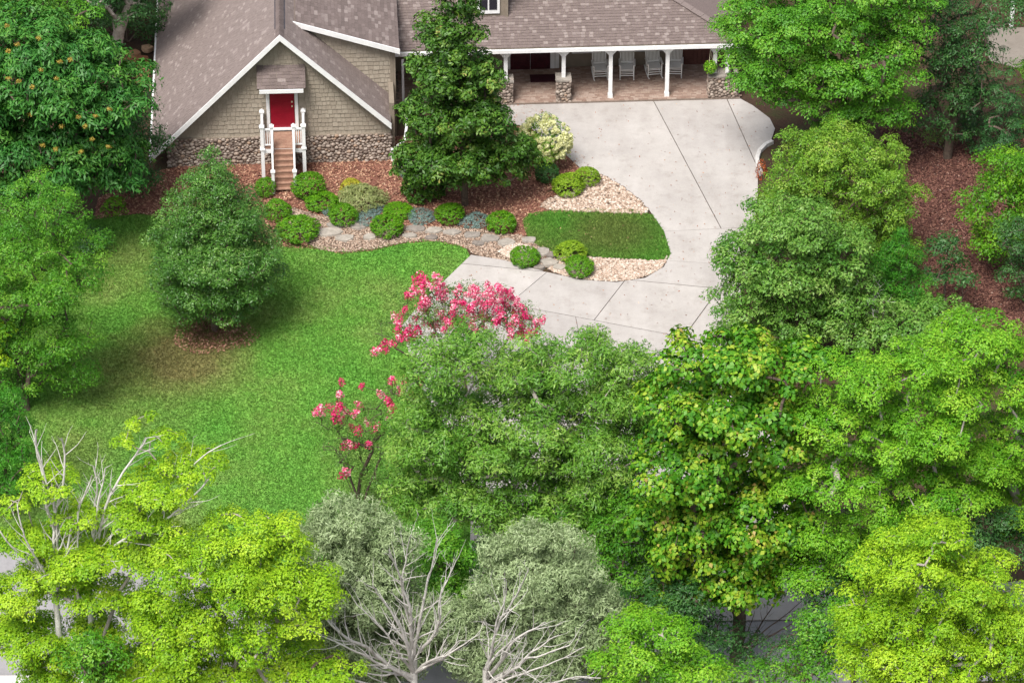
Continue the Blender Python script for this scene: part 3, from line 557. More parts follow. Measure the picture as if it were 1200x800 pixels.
# ---------------------------------------------------------------- house
H = empty('house', at(325, 190), 'shingle sided house with a steep brown roof, red door and long front porch', 'house', rz=R_(3))
def clip_poly(sub, cp):
    """clip polygon sub by convex polygon cp (both ccw, 2d)"""
    out = sub
    for i in range(len(cp)):
        a, b = cp[i], cp[(i+1) % len(cp)]; inp, out = out, []
        if not inp: return []
        f = lambda p: (b[0]-a[0])*(p[1]-a[1])-(b[1]-a[1])*(p[0]-a[0])
        for j in range(len(inp)):
            p, q = inp[j-1], inp[j]; fp, fq = f(p), f(q)
            if (fp >= 0) != (fq >= 0):
                t = fp/(fp-fq); out.append((p[0]+(q[0]-p[0])*t, p[1]+(q[1]-p[1])*t))
            if fq >= 0: out.append(q)
    return out
def tabs(name, O, U, V, poly, rowh, wr, thick, mat, parent, seed, light=.0, base=(.15, .75), stagger=True):
    """courses of shingles on the plane O+uU+vV, clipped to poly (u,v)"""
    rnd = random.Random(seed); O, U, V = Vector(O), Vector(U).normalized(), Vector(V).normalized(); N = U.cross(V).normalized(); mb = MB()
    us = [p[0] for p in poly]; vs = [p[1] for p in poly]; v = min(vs); ar = sum(poly[i][0]*poly[(i+1) % len(poly)][1]-poly[(i+1) % len(poly)][0]*poly[i][1] for i in range(len(poly)))
    if ar < 0: poly = poly[::-1]
    while v < max(vs):
        u = min(us)-rnd.random()*wr[1]
        while u < max(us):
            wd = rnd.uniform(*wr); jb = rnd.uniform(-.012, .012)*(rowh/.15); q = clip_poly([(u+.006, v+jb), (u+wd-.006, v+jb), (u+wd-.006, v+rowh*1.02), (u+.006, v+rowh*1.02)], poly); u += wd
            if len(q) < 3: continue
            t = rnd.uniform(*base)
            if rnd.random() < light: t = rnd.uniform(.87, 1.0)
            th = thick*rnd.uniform(.75, 1.25); bot = [O+U*a+V*b for a, b in q]; top = [O+U*a+V*b+N*(.004+th*(1-.75*min(1, max(0, (b-v)/rowh)))) for a, b in q]; n = len(q)
            mb.add(bot+top, [tuple(range(n, 2*n))]+[(i, (i+1) % n, n+(i+1) % n, n+i) for i in range(n)], t)
        v += rowh
    return mb.build(name, M[mat], parent, kind='stuff')
def slab(name, P, th, mat, parent):
    P = [Vector(p) for p in P]; n = (P[1]-P[0]).cross(P[2]-P[1]).normalized(); n = -n if n.z < 0 else n; mb = MB(); mb.prism([p-n*th for p in P], n*th); return mb.build(name, M[mat], parent)
XA = .30; ZA = 6.22; YF = -.5; YB = 17.0; XL, ZL = -5.12, .74; XR, ZR = 4.68, 2.02
# roofs of the gabled wing
rl = slab('roof_slope', [(XL, YF, ZL), (XA, YF, ZA), (XA, YB, ZA), (XL, YB, ZL)][::-1], .18, 'taupe', H)
lv = math.hypot(XL-XA, ZA-ZL)
tabs('roof_shingles', (XL, YB, ZL), (0, -1, 0), (XA-XL, 0, ZA-ZL), [(0, 0), (YB-YF, 0), (YB-YF, lv), (0, lv)], .145, (.15, .30), .022, 'shingle_left', rl, 1, .08, (.3, .75))
rr_ = slab('roof_slope', [(XA, YF, ZA), (XR, YF, ZR), (XR, YB, ZR), (XA, YB, ZA)][::-1], .18, 'taupe', H)
rv = math.hypot(XR-XA, ZA-ZR)
tabs('roof_shingles', (XR, YF, ZR), (0, 1, 0), (XA-XR, 0, ZA-ZR), [(0, 0), (5, 0), (5, rv), (0, rv)], .145, (.15, .30), .022, 'shingle_left', rr_, 2, .08)
mb = MB()
for i in range(40): mb.add([(XA-.17, i*.3-.5, ZA-.13), (XA, i*.3-.5, ZA+.10), (XA+.17, i*.3-.5, ZA-.13), (XA+.17, i*.3-.2, ZA-.10), (XA, i*.3-.2, ZA+.075), (XA-.17, i*.3-.2, ZA-.10)], [(0, 1, 4, 5), (1, 2, 3, 4), (0, 2, 1)], .3+.4*random.Random(i).random())
mb.build('ridge_cap', M['shingle'], H)
mb = MB(); mb.bar((XA-.19, .3, ZA-.16), (XA-.19, 12, ZA-.16), .035, .04); mb.bar((XA+.19, .3, ZA-.16), (XA+.19, 12, ZA-.16), .035, .04); mb.build('ridge_vent', M['glass'], H)
# white rake boards, eave edge
def rake(a, b, y, h=.24, d=.06):
    mb = MB(); (x1, z1), (x2, z2) = a, b; mb.prism([(x1, y, z1), (x2, y, z2), (x2, y, z2-h), (x1, y, z1-h)], (0, d, 0)); return mb.build('rake_board', M['white'], H)
rake((XL-.06, ZL-.02), (XA, ZA+.045), YF-.07, .26); rake((XA, ZA+.045), (XR+.03, ZR-.01), YF-.07, .26)
mb = MB(); mb.box((XL-.05, (YF+YB)/2, ZL-.10), (.09, YB-YF, .14)); mb.build('gutter', M['white'], H)
# gable wall
slope_l = (ZA-ZL)/(XA-XL); slope_r = (ZA-ZR)/(XR-XA)
def gz(x): return (ZA+slope_l*(x-XA) if x < XA else ZA-slope_r*(x-XA))-.22
X0, X1 = -4.35, 4.68; ZS = 1.26
wallp = [(X0, 0), (X1, 0), (X1, gz(X1)), (XA, gz(XA)), (X0, gz(X0))]
mb = MB(); mb.prism([(x, 0, z) for x, z in wallp], (0, .2, 0)); gw = mb.build('gable_wall', M['taupe'], H)
tabs('siding_shingles', (0, 0, 0), (1, 0, 0), (0, 0, 1), [(X0, ZS), (X1, ZS), (X1, gz(X1)), (XA, gz(XA)), (X0, gz(X0))], (.20), (.13, .27), .035, 'siding', gw, 3, 0, (0, 1))
mb = MB(); mb.box((X0, 8.1, .55), (.2, 16, 1.1)); mb.build('side_wall', M['brickwall'], H)
mb = MB(); mb.box((4.75, 8, 1.3), (.2, 15.8, 2.6)); mb.build('side_wall', M['taupe'], H)
def ico():
    bm = bmesh.new(); bmesh.ops.create_icosphere(bm, subdivisions=1, radius=1); V = np.array([v.co[:] for v in bm.verts]); F = np.array([[v.index for v in f.verts] for f in bm.faces]); bm.free(); return V, F
IV, IF = ico()
def cobbles(name, O, U, V, w, h, parent, seed, rad=.088, proud=.05):
    rng = np.random.default_rng(seed); O, U, V = np.array(O, float), np.array(U, float), np.array(V, float); N = np.cross(U, V); pts = []; Vs, Fs, T = [], [], []
    for k in range(int(w*h/rad**2*14)):
        p = rng.random(2)*[w, h]; r = rad*rng.uniform(.65, 1.35)
        if all((p[0]-q[0])**2+((p[1]-q[1])*1.25)**2 > (.76*(r+q[2]))**2 for q in pts): pts.append((p[0], p[1], r))
    for i, (a, b, r) in enumerate(pts):
        k = IV*(1+rng.normal(size=(len(IV), 1))*.05); th = rng.uniform(-.4, .4); x = k[:, 0]*r*1.1; y = k[:, 1]*r*.92; x, y = x*math.cos(th)-y*math.sin(th), x*math.sin(th)+y*math.cos(th)
        Vs.append(O+np.outer(x+a, U)+np.outer(y+b, V)+np.outer(k[:, 2]*r*.55+proud*.3, N)); Fs.append(IF+len(IV)*i); T += [rng.random()]*len(IF)
    o = link(name, np_mesh(name, np.concatenate(Vs), np.concatenate(Fs), T, smooth=True), M['cobble'], parent); o['kind'] = 'stuff'; return o
mb = MB(); mb.box(((X0+X1)/2-.05, -.06, ZS/2-.2), (X1-X0+.1, .12, ZS+.4)); fd = mb.build('stone_foundation', M['mortar'], H)
cobbles('cobblestones', (X0-.08, -.12, -.05), (1, 0, 0), (0, 0, 1), X1-X0+.1, ZS+.05, fd, 7)
mb = MB(); mb.box(((X0+X1)/2, -.05, ZS+.02), (X1-X0, .16, .05)); mb.build('water_table_board', M['taupe'], H)
# canopy over the door
YC = -.72; cz0, cz1 = 3.88, 4.60; cx0, cx1 = -.98, .98; n0 = set(H.children)
cn = slab('door_canopy', [(cx0, YC, cz0), (cx1, YC, cz0), (cx1, .0, cz1), (cx0, .0, cz1)], .08, 'taupe', H)
tabs('roof_shingles', (cx0, YC, cz0), (1, 0, 0), (0, -YC, cz1-cz0), [(0, 0), (1.96, 0), (1.96, math.hypot(YC, cz1-cz0)), (0, math.hypot(YC, cz1-cz0))], .145, (.22, .36), .022, 'shingle', cn, 5, .13)
mb = MB(); mb.box((0, YC-.03, cz0-.10), (1.78, .05, .16)); mb.build('canopy_fascia', M['white'], H)
for s in (-1, 1):
    mb = MB(); mb.prism([(s*.86, YC, cz0-.08), (s*.86, 0, cz0-.08), (s*.86, 0, cz1-.1)], (.04*-s, 0, 0)); mb.build('canopy_bracket', M['taupe'], H)
# front door
ZD = 1.68
dr = MB(); dr.box((-.0, -.04, ZD+1.02), (.98, .06, 2.02)); dr = dr.build('front_door', M['red'], H)
mb = MB()
for r in range(3):
    for s in (-1, 1): mb.box((s*.22, -.075, ZD+.38+r*.62), (.30, .014, .44))
mb.build('door_panel', M['red'], dr)
mb = MB(); mb.box((.40, -.11, ZD+1.02), (.05, .06, .05)); mb.build('door_handle', M['steel'], dr); mb = MB(); mb.box((.40, -.10, ZD+1.22), (.06, .04, .06)); mb.build('door_lock', M['steel'], dr)
mb = MB()
for s in (-1, 1): mb.box((s*.58, -.06, ZD+1.05), (.13, .12, 2.14))
mb.box((0, -.06, ZD+2.14), (1.3, .12, .12)); mb.build('door_frame', M['white'], H)
mb = MB(); mb.box((0, -.10, ZD-.02), (1.12, .22, .06)); mb.build('door_threshold', M['white'], H)
# landing and stairs
DZ = 1.55; DY = -1.45; ld = empty('entry_stairs', (0, 0, 0)); ld.parent = H
mb = MB()
for k in range(10): mb.box((-.0, -.22-.13*k, DZ-.02), (1.62, .122, .035), t=.5)
mb.build('landing_deck', M['deck'], ld)
mb = MB(); mb.box((0, DY+.02, DZ-.14), (1.66, .05, .19)); mb.box((-.81, -.75, DZ-.14), (.05, 1.35, .19)); mb.box((.81, -.75, DZ-.14), (.05, 1.35, .19)); mb.build('landing_fascia', M['white'], ld)
NS = 8; ry = DZ/NS; ty = .135
for k in range(NS-1):
    mb = MB(); z = DZ-ry*(k+1); y = DY-ty*k; mb.box((0, y-ty/2-.02, z-.02), (.80, ty+.05, .04)); mb.box((0, y-.01, z+ry/2-.03), (.78, .02, ry-.05), t=.2); mb.build('step', M['deck'], ld)
yb = DY-ty*(NS-1)
for s in (-1, 1): mb = MB(); mb.prism([(s*.42, DY, DZ-.2), (s*.42, DY, DZ-.02), (s*.42, yb-.05, .02), (s*.42, yb+.12, .02)], (.03*s, 0, 0)); mb.build('stringer', M['deck'], ld)
def post(x, y, z0, z1, w=.12, parent=ld, cap=True, ring=None):
    mb = MB(); mb.box((x, y, (z0+z1)/2), (w, w, z1-z0))
    if cap: mb.box((x, y, z1+.02), (w*1.5, w*1.5, .06)); mb.box((x, y, z1+.08), (w*1.2, w*1.2, .08), taper=.5)
    if ring: 
        for r in ring: mb.box((x, y, r), (w*1.45, w*1.45, .07))
    return mb.build('newel_post', M['white'], parent)
for s in (-1, 1):
    post(s*.84, -.22, DZ-.2, DZ+.98, .13); post(s*.84, DY, 0, DZ+1.0, .14, ring=(DZ-.02,)); post(s*.44, DY, DZ-.2, DZ+1.0, .12); post(s*.44, yb-.05, 0, 1.02, .12)
    mb = MB(); mb.bar((s*.84, DY, DZ+.88), (s*.84, -.12, DZ+.88), .07, .06); mb.bar((s*.84, DY, DZ+.16), (s*.84, -.12, DZ+.16), .05, .05); mb.bar((s*.84, DY, DZ+.88), (s*.44, DY, DZ+.88), .07, .06); mb.bar((s*.84, DY, DZ+.16), (s*.44, DY, DZ+.16), .05, .05)
    mb.bar((s*.44, DY, DZ+.88), (s*.44, yb-.05, .92), .07, .07); mb.bar((s*.44, DY, DZ+.05), (s*.44, yb-.05, .14), .05, .05); mb.build('handrail', M['white'], ld)
    for x in (.55, .63, .73): mb = MB(); mb.box((s*x, DY, DZ+.52), (.035, .035, .72)); mb.build('baluster', M['white'], ld)
    for k in range(8): mb = MB(); mb.box((s*.84, DY+.16+.15*k, DZ+.52), (.035, .035, .72)); mb.build('baluster', M['white'], ld)
    for k in range(1, 6): mb = MB(); f = k/6; zz = DZ+(.09-0)*1-(DZ-.05)*f; mb.box((s*.44, DY+(yb-.05-DY)*f, zz+.42), (.035, .035, .78)); mb.build('baluster', M['white'], ld)
for o in set(H.children)-n0: o.location.x += .29
# shed dormer on the right-hand slope
DX0, DZ0, DX1, DZ1 = .92, 5.72, 5.12, 4.30; DYF = 1.5
ds = slab('dormer_roof', [(DX0, DYF, DZ0), (DX1, DYF, DZ1), (DX1, YB, DZ1), (DX0, YB, DZ0)][::-1], .16, 'taupe', H)
dl = math.hypot(DX1-DX0, DZ0-DZ1); tabs('roof_shingles', (DX1, DYF, DZ1), (0, 1, 0), (DX0-DX1, 0, DZ0-DZ1), [(0, 0), (YB-DYF, 0), (YB-DYF, dl), (0, dl)], .145, (.26, .40), .022, 'shingle', ds, 6, .10)
rake((DX0-.1, DZ0+.03), (DX1+.03, DZ1+.02), DYF-.06, .22)
cz = lambda x: DZ0-(x-DX0)*(DZ0-DZ1)/(DX1-DX0)-.16
cw = [(1.42, cz(1.42)), (4.86, cz(4.86)), (4.86, ZA-slope_r*(4.86-XA)-.05), (1.42, ZA-slope_r*(1.42-XA)-.05)]
mb = MB(); mb.prism([(x, 1.85, z) for x, z in cw], (0, .15, 0)); dwl = mb.build('dormer_wall', M['taupe'], H)
tabs('siding_shingles', (0, 1.85, 0), (1, 0, 0), (0, 0, 1), cw, .20, (.13, .27), .035, 'siding', dwl, 8, 0, (0, 1))
mb = MB(); mb.box((4.80, 1.84, 3.0), (.12, .1, 2.6)); mb.build('corner_board', M['taupe'], H)
mb = MB(); mb.box((4.9, 9.4, 2.0), (.12, 15.2, 4.0)); mb.build('dormer_side_wall', M['taupe'], H)
# long wing with the porch
XE = 19.55; YE = 4.0; ZE = 2.80; PT = .5; YR = 11.0; ZR2 = ZE+PT*(YR-YE); XW = 4.97; hipx = 1.35
f = [(XW, YE, ZE), (XE, YE, ZE), (XE-hipx*(YR-YE), YR, ZR2), (XW, YR, ZR2)]
pr = slab('porch_roof', f, .16, 'taupe', H); L_ = math.hypot(YR-YE, ZR2-ZE); K = L_/(YR-YE)
tabs('roof_shingles', (XW, YE, ZE), (1, 0, 0), (0, 1, PT), [(0, 0), (XE-XW, 0), (XE-XW-hipx*(YR-YE), L_), (0, L_)], .145, (.14, .20), .022, 'shingle', pr, 9, .20, (.35, .72))
hr = slab('hip_roof', [(XE, YE, ZE), (XE, 2*YR-YE, ZE), (XE-hipx*(YR-YE), YR, ZR2)], .16, 'shingle', H)
slab('rear_roof', [(XE-hipx*(YR-YE), YR, ZR2), (XE, 2*YR-YE, ZE), (XW, 2*YR-YE, ZE), (XW, YR, ZR2)], .16, 'shingle', H)
mb = MB()
for i in range(24):
    a = i*.3; x = XE-hipx*a; mb.bar((x, YE+a, ZE+PT*a+.05), (XE-hipx*(a+.31), YE+a+.31, ZE+PT*(a+.31)+.035), .30, .03, t=.85)
mb.build('hip_cap', M['shingle'], H)
mb = MB(); mb.box(((9.0+XE)/2, YE-.03, ZE-.14), (XE-9.0, .10, .15)); mb.build('porch_fascia', M['white'], H)
mb = MB(); mb.box(((XW+9.0)/2, YE-.03, ZE-.14), (9.0-XW, .12, .16)); mb.box((5.3, YE-.03, 1.25), (.10, .10, 2.3)); mb.build('gutter_downspout', M['white'], H)
mb = MB(); mb.box(((9.3+XE)/2, YE+.35, ZE-.24), (XE-9.4, .18, .16)); mb.build('porch_beam', M['white'], H)
YP = YE+.36
px_ = [9.62, 12.05, 14.03, 16.42, 18.42, 18.95]
for i, x in enumerate(px_):
    st = i in (0, 1, 4, 5); mb = MB(); z0 = 1.05 if st else .1; mb.box((x, YP, (z0+ZE-.3)/2), (.16, .16, ZE-.3-z0)); mb.box((x, YP, ZE-.36), (.22, .22, .08))
    if not st: mb.box((x, YP, .2), (.2, .2, .18))
    for s in (-1, 1): mb.prism([(x+s*.07, YP-.04, ZE-.32), (x+s*.07, YP-.04, ZE-.66), (x+s*.36, YP-.04, ZE-.32)], (0, .08, 0))
    mb.build('porch_post', M['white'], H)
def pier(x0, x1, seed):
    mb = MB(); mb.box(((x0+x1)/2, YP, .55), (x1-x0, .55, 1.1)); p = mb.build('stone_pier', M['mortar'], H); mb = MB(); mb.box(((x0+x1)/2, YP, 1.13), (x1-x0+.14, .68, .07)); mb.build('pier_cap', M['flag'], H)
    cobbles('cobblestones', (x0, YP-.275, .0), (1, 0, 0), (0, 0, 1), x1-x0, 1.1, p, seed, .095); cobbles('cobblestones', (x0, YP+.275, .0), (0, -1, 0), (0, 0, 1), .55, 1.1, p, seed+1, .095); cobbles('cobblestones', (x1, YP-.275, .0), (0, 1, 0), (0, 0, 1), .55, 1.1, p, seed+2, .095)
pier(9.36, 9.88, 31); pier(11.79, 12.31, 41); pier(18.2, 19.35, 51)
# porch floor of brick rows, back wall, doors, windows
mb = MB(); mb.box(((XW+19.5)/2, 5.5, .045), (19.5-XW, 3.0, .11)); pf = mb.build('porch_floor', M['mortar'], H)
mb = MB(); rnd = random.Random(4)
for r in range(27):
    x = XW+rnd.random()*.2
    while x < 19.4:
        mb.box((x+.1, 4.12+r*.108, .10), (.192, .1, .022+rnd.random()*.006), t=rnd.random()); x += .2
mb.build('brick_pavers', M['paver'], pf, kind='stuff')
YBW = 7.0
mb = MB(); mb.box(((XW+19.4)/2, YBW+.1, 1.5), (19.4-XW, .2, 3.0)); bw = mb.build('porch_back_wall', M['taupe'], H)
mb = MB(); mb.box((18.15, YBW-.03, 1.4), (2.3, .05, 2.6)); mb.build('red_wall_panel', M['brickwall'], H)
for k in range(12):
    mb = MB(); mb.box((17.1+k*.19, YBW-.07, 1.4), (.16, .03, 2.6)); mb.build('wall_board', M['brickwall'], bw)
mb = MB(); mb.box((10.85, YBW-.05, 1.2), (2.0, .12, 2.3)); mb.build('entry_door_frame', M['white'], H)
for s in (-1, 1):
    mb = MB(); mb.box((10.80+s*.43, YBW-.12, 1.18), (.84, .06, 2.12)); d = mb.build('entry_door', M['darkwood'], H)
    for zz in (.45, 1.15, 1.85): mb = MB(); mb.box((10.80+s*.43, YBW-.16, zz), (.56, .02, .5)); mb.build('door_panel', M['darkwood'], d)
    mb = MB(); mb.box((10.80+s*.08, YBW-.18, 1.05), (.04, .06, .2)); mb.build('door_handle', M['steel'], d)
mb = MB(); mb.box((11.95, YBW-.04, 1.3), (.16, .1, 2.4)); mb.build('trim_board', M['white'], H)
for x in (13.2, 15.2, 16.0):
    mb = MB(); mb.box((x, YBW-.05, 1.55), (1.25, .09, 1.5)); wf = mb.build('window', M['white'], H)
    for s in (-1, 1):
        for q in (0, 1): mb = MB(); mb.box((x+s*.27, YBW-.10, 1.22+q*.66), (.46, .02, .58)); mb.build('pane', M['glass'], wf)
# dormer window above the porch roof
mb = MB(); y0 = YE+1.45; zb = ZE+PT*1.45-.1; mb.box((8.75, y0+1.5, zb+1.4), (2.0, 3.0, 2.8)); wd = mb.build('window_dormer', M['taupe'], H)
mb = MB(); mb.box((8.95, y0-.03, zb+1.12), (.95, .08, 1.7)); wf = mb.build('window_frame', M['white'], wd)
for q in range(2):
    for s in (-1, 1): mb = MB(); mb.box((8.95+s*.2, y0-.08, zb+.70+q*.6), (.33, .02, .48)); mb.build('pane', M['glass'], wd)
mb = MB(); mb.box((9.72, y0-.02, zb+1.4), (.12, .08, 2.8)); mb.build('corner_board', M['taupe'], wd)
slab('dormer_roof', [(7.4, y0-.3, zb+2.7), (8.75, y0-.3, zb+4.0), (8.75, y0+5, zb+4.0), (7.4, y0+5, zb+2.7)][::-1], .12, 'shingle', H); slab('dormer_roof', [(8.75, y0-.3, zb+4.0), (10.1, y0-.3, zb+2.7), (10.1, y0+5, zb+2.7), (8.75, y0+5, zb+4.0)][::-1], .12, 'shingle', H)
# upper gable whose white rake ends at the top edge
mb = MB(); mb.prism([(10.6, 6.95, 3.8), (14.1, 6.95, 3.8), (14.1, 6.95, 4.3), (12.35, 6.95, 6.1), (10.6, 6.95, 4.3)], (0, 4, 0)); mb.build('upper_gable_wall', M['taupe'], H)
slab('upper_gable_roof', [(12.35, 6.5, 6.2), (14.5, 6.5, 3.95), (14.5, 11, 3.95), (12.35, 11, 6.2)][::-1], .14, 'shingle', H); slab('upper_gable_roof', [(10.2, 6.5, 3.95), (12.35, 6.5, 6.2), (12.35, 11, 6.2), (10.2, 11, 3.95)][::-1], .14, 'shingle', H)
rake((12.35, 6.25), (14.52, 3.95), 6.44, .26); rake((10.18, 3.95), (12.35, 6.25), 6.44, .26)
# curved downspout at the right corner of the gable
mb = MB(); mb.tube([(5.35, .9, 2.2), (5.35, .6, 1.2), (5.25, -.1, .95), (4.95, -.2, .75), (4.72, -.22, .6), (4.72, -.22, .05)], .055, 8); mb.build('downspout', M['white'], H)

# ---------------------------------------------------------------- things on the porch
def hp(x, y, z=0.0): return H.matrix_world @ Vector((x, y, z))
bpy.context.view_layer.update()
ZF = .115
def rocking_chair():
    t = empty('rocking_chair', (0, 0, 0)); m = M['chair']
    mb = MB()
    for k in range(7): mb.box((0, -.24+k*.08, .44), (.56, .07, .025))
    mb.build('seat', m, t)
    mb = MB()
    for k in range(8): mb.bar((-.21+k*.06, .26, .47), (-.21+k*.06, .48, 1.12), .04, .018, up=(0, 1, 0))
    mb.bar((-.28, .48, 1.13), (.28, .48, 1.13), .05, .10); mb.bar((-.28, .27, .52), (.28, .27, .52), .04, .07); mb.build('backrest', m, t)
    for s in (-1, 1):
        mb = MB(); mb.tube([(s*.29, -.52, .10), (s*.29, -.25, .035), (s*.29, .1, .025), (s*.29, .45, .07), (s*.29, .62, .14)], .025, 6); mb.build('rocker', m, t)
        mb = MB(); mb.box((s*.31, -.03, .66), (.09, .58, .03)); mb.build('armrest', m, t)
        mb = MB(); mb.tube([(s*.29, -.26, .04), (s*.29, -.26, .66)], .028, 6); mb.build('leg', m, t)
        mb = MB(); mb.tube([(s*.29, .24, .04), (s*.28, .26, .5), (s*.28, .49, 1.18)], .028, 6); mb.build('leg', m, t)
    for z in (.16, .27, .38): mb = MB(); mb.bar((-.29, -.26, z), (.29, -.26, z), .03, .035); mb.build('stretcher', m, t)
    mb = MB(); mb.bar((-.29, .24, .2), (.29, .24, .2), .03, .03); mb.build('stretcher', m, t); return t
rc = rocking_chair()
CH = [(13.72, 6.1, 3, 'white slatted rocking chair partly hidden behind the left bare porch post'), (14.87, 6.1, -4, 'white slatted rocking chair standing clear in the middle bay before the window'),
      (16.02, 6.15, 6, 'white slatted rocking chair close to the left of the right bare porch post'), (16.92, 6.15, -6, 'white slatted rocking chair nearest the stone pier at the right end of the porch')]
for i, (x, y, a, lb) in enumerate(CH):
    o = rc if i == 0 else dup_tree(rc); o.location = hp(x, y, ZF); o.rotation_euler = (0, 0, R_(3+a)); tag(o, lb, 'rocking chair', 'white rocking chairs on the porch')
mb = MB(); mb.box((0, 0, .012), (1.2, .62, .024)); mb.box((0, 0, .027), (1.04, .46, .008)); o = mb.build('doormat', M['rubber']); o.location = hp(11.35, 6.05, ZF); o.rotation_euler = (0, 0, R_(3)); tag(o, 'dark burgundy doormat lying on the brick porch before the double doors', 'doormat')
hb = empty('hanging_basket', hp(18.2, YP-.35, 1.55), 'bushy yellow green fern in a basket hanging at the right end of the porch', 'hanging plant')
mb = MB(); mb.tube([(0, 0, -.12), (0, 0, .02)], [.12, .18], 10); mb.build('basket', M['bark'], hb)
mb = MB(); [mb.tube([(math.cos(a)*.16, math.sin(a)*.16, 0), (0, .3, .75)], .006, 4) for a in (0, 2.1, 4.2)]; mb.build('hanger', M['steel'], hb)
o = link('foliage', puff_mesh('foliage', .30, 800, .09, 3, .4), L['maple_lime'], hb); o.location = (0, 0, .1)

# ---------------------------------------------------------------- clipped shrubs
balls = [ball_mesh(101), ball_mesh(102, lump=.05), ball_mesh(103, flat=.9)]
stem_mb = MB()
for k in range(5): stem_mb.tube([(math.cos(k*1.3)*.08, math.sin(k*1.3)*.08, 0), (math.cos(k*1.3)*.5, math.sin(k*1.3)*.5, .8)], [.04, .015], 5)
stem_o = stem_mb.build('stem', M['bark']); stem_me = stem_o.data; bpy.data.objects.remove(stem_o)
def ball(px, py, rx, ry, label, mat='box', group='clipped round shrubs in the bed', k=0, name='round_shrub', meshes=balls, cat='shrub'):
    """px,py = centre of the ball in view"""
    g = at(px, py+ry*.80); s = scl(g); rx_ = rx/s; e = empty(name, (g[0], g[1]+rx_*.35, 0), label, cat, group, rz=k*1.7)
    rz = math.sqrt(max((ry/s)**2-(rx_*SP)**2, (.5*ry/s)**2))/CP
    src = meshes[k % len(meshes)]; key = src.name+mat
    if key not in MC: m2 = src.copy(); m2.materials.clear(); m2.materials.append(L[mat]); MC[key] = m2
    f = link('foliage', MC[key], None, e); f.scale = (rx_, rx_, rz/.86); st = link('stem', stem_me, None, e); st.scale = (rx_, rx_, rz/.86); return e
MC = {}
BALLS = [(311, 221, 13, 13, 'small round green shrub tucked left of the stair foot'), (325, 246, 17, 15, 'round green shrub between the lawn tree and the stair foot'), (362, 220, 20, 18, 'tall round green shrub just right of the stair foot'),
         (377, 235, 21, 14, 'wide low round green shrub in front of the tall one by the stairs'), (350, 267, 26, 19, 'biggest round green shrub at the lower left corner of the bed'), (402, 253, 18, 15, 'round green shrub below the feathery grass clump'),
         (454, 265, 21, 16, 'round green shrub at the lawn edge standing forward of the row'), (468, 246, 19, 11, 'low round green shrub half hidden behind the one at the lawn edge'), (527, 251, 18, 14, 'round green shrub between two blue grey junipers under the magnolia'),
         (588, 261, 19, 15, 'round green shrub at the right end of the row beside the small lawn'), (666, 217, 20, 16, 'bright yellowish round shrub on the river stones nearest the mulch'), (688, 208, 15, 13, 'bright yellowish round shrub half hidden behind its neighbour by the driveway'),
         (615, 301, 19, 14, 'round green shrub alone on the tip of the bed beside the driveway'), (668, 294, 19, 15, 'looser round green shrub at the lower edge of the small lawn'), (679, 313, 18, 14, 'round green shrub on white gravel lowest of the pair by the driveway'),
         (641, 204, 15, 14, 'dark green round shrub in the shade below the cream hydrangea')]
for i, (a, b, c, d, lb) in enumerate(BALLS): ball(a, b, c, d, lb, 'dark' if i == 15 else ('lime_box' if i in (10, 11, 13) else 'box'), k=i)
ball(412, 220, 15, 13, 'golden yellow rounded shrub behind the feathery grass clump', 'gold', None, 1, 'golden_shrub')
bj = [ball_mesh(111, leaf=.13, n=2600, flat=.6, lump=.10, asp=.25, tz=.9), ball_mesh(112, leaf=.13, n=2600, flat=.6, lump=.12, asp=.25, tz=.9)]
for i, (a, b, c, d, lb) in enumerate([(431, 254, 15, 11, 'blue grey juniper between two round shrubs below the grass clump'), (441, 243, 11, 8, 'small blue grey juniper just right of the feathery grass clump'), (494, 251, 17, 11, 'blue grey juniper left of the round shrub under the magnolia'), (557, 255, 18, 12, 'blue grey juniper right of the round shrub under the magnolia'), (384, 248, 7, 7, 'tiny blue grey juniper at the foot of the wide low shrub')]):
    ball(a, b, c, d, lb, 'blue', 'low blue grey junipers in the bed', i, 'blue_juniper', bj)
fg = [ball_mesh(121, leaf=.34, n=1900, flat=.8, lump=.08, asp=.10, tz=1.2)]
ball(426, 230, 28, 19, 'feathery pale green ornamental grass clump in the mulch', 'straw', None, 0, 'grass_clump', fg, 'ornamental grass')
ball(485, 196, 17, 18, 'blue green conical shrub left under the magnolia beside the downspout', 'blue', None, 1, 'teal_shrub', bj)
ball(497, 218, 27, 22, 'dark glossy spreading shrub at the foot of the magnolia', 'magnolia', None, 1, 'glossy_shrub', [ball_mesh(131, leaf=.15, n=3200, lump=.10)])
ball(132, 240, 17, 11, 'small yellow green weedy plant at the lawn edge below the big left tree', 'maple_lime', None, 0, 'weedy_plant', [ball_mesh(141, leaf=.2, n=500, lump=.2)], 'plant')
ball(893, 200, 8, 10, 'small plant with red and orange leaves beside the curved white kerb', 'redleaf', None, 0, 'red_leaved_plant', [ball_mesh(142, leaf=.2, n=500, lump=.2)], 'plant')

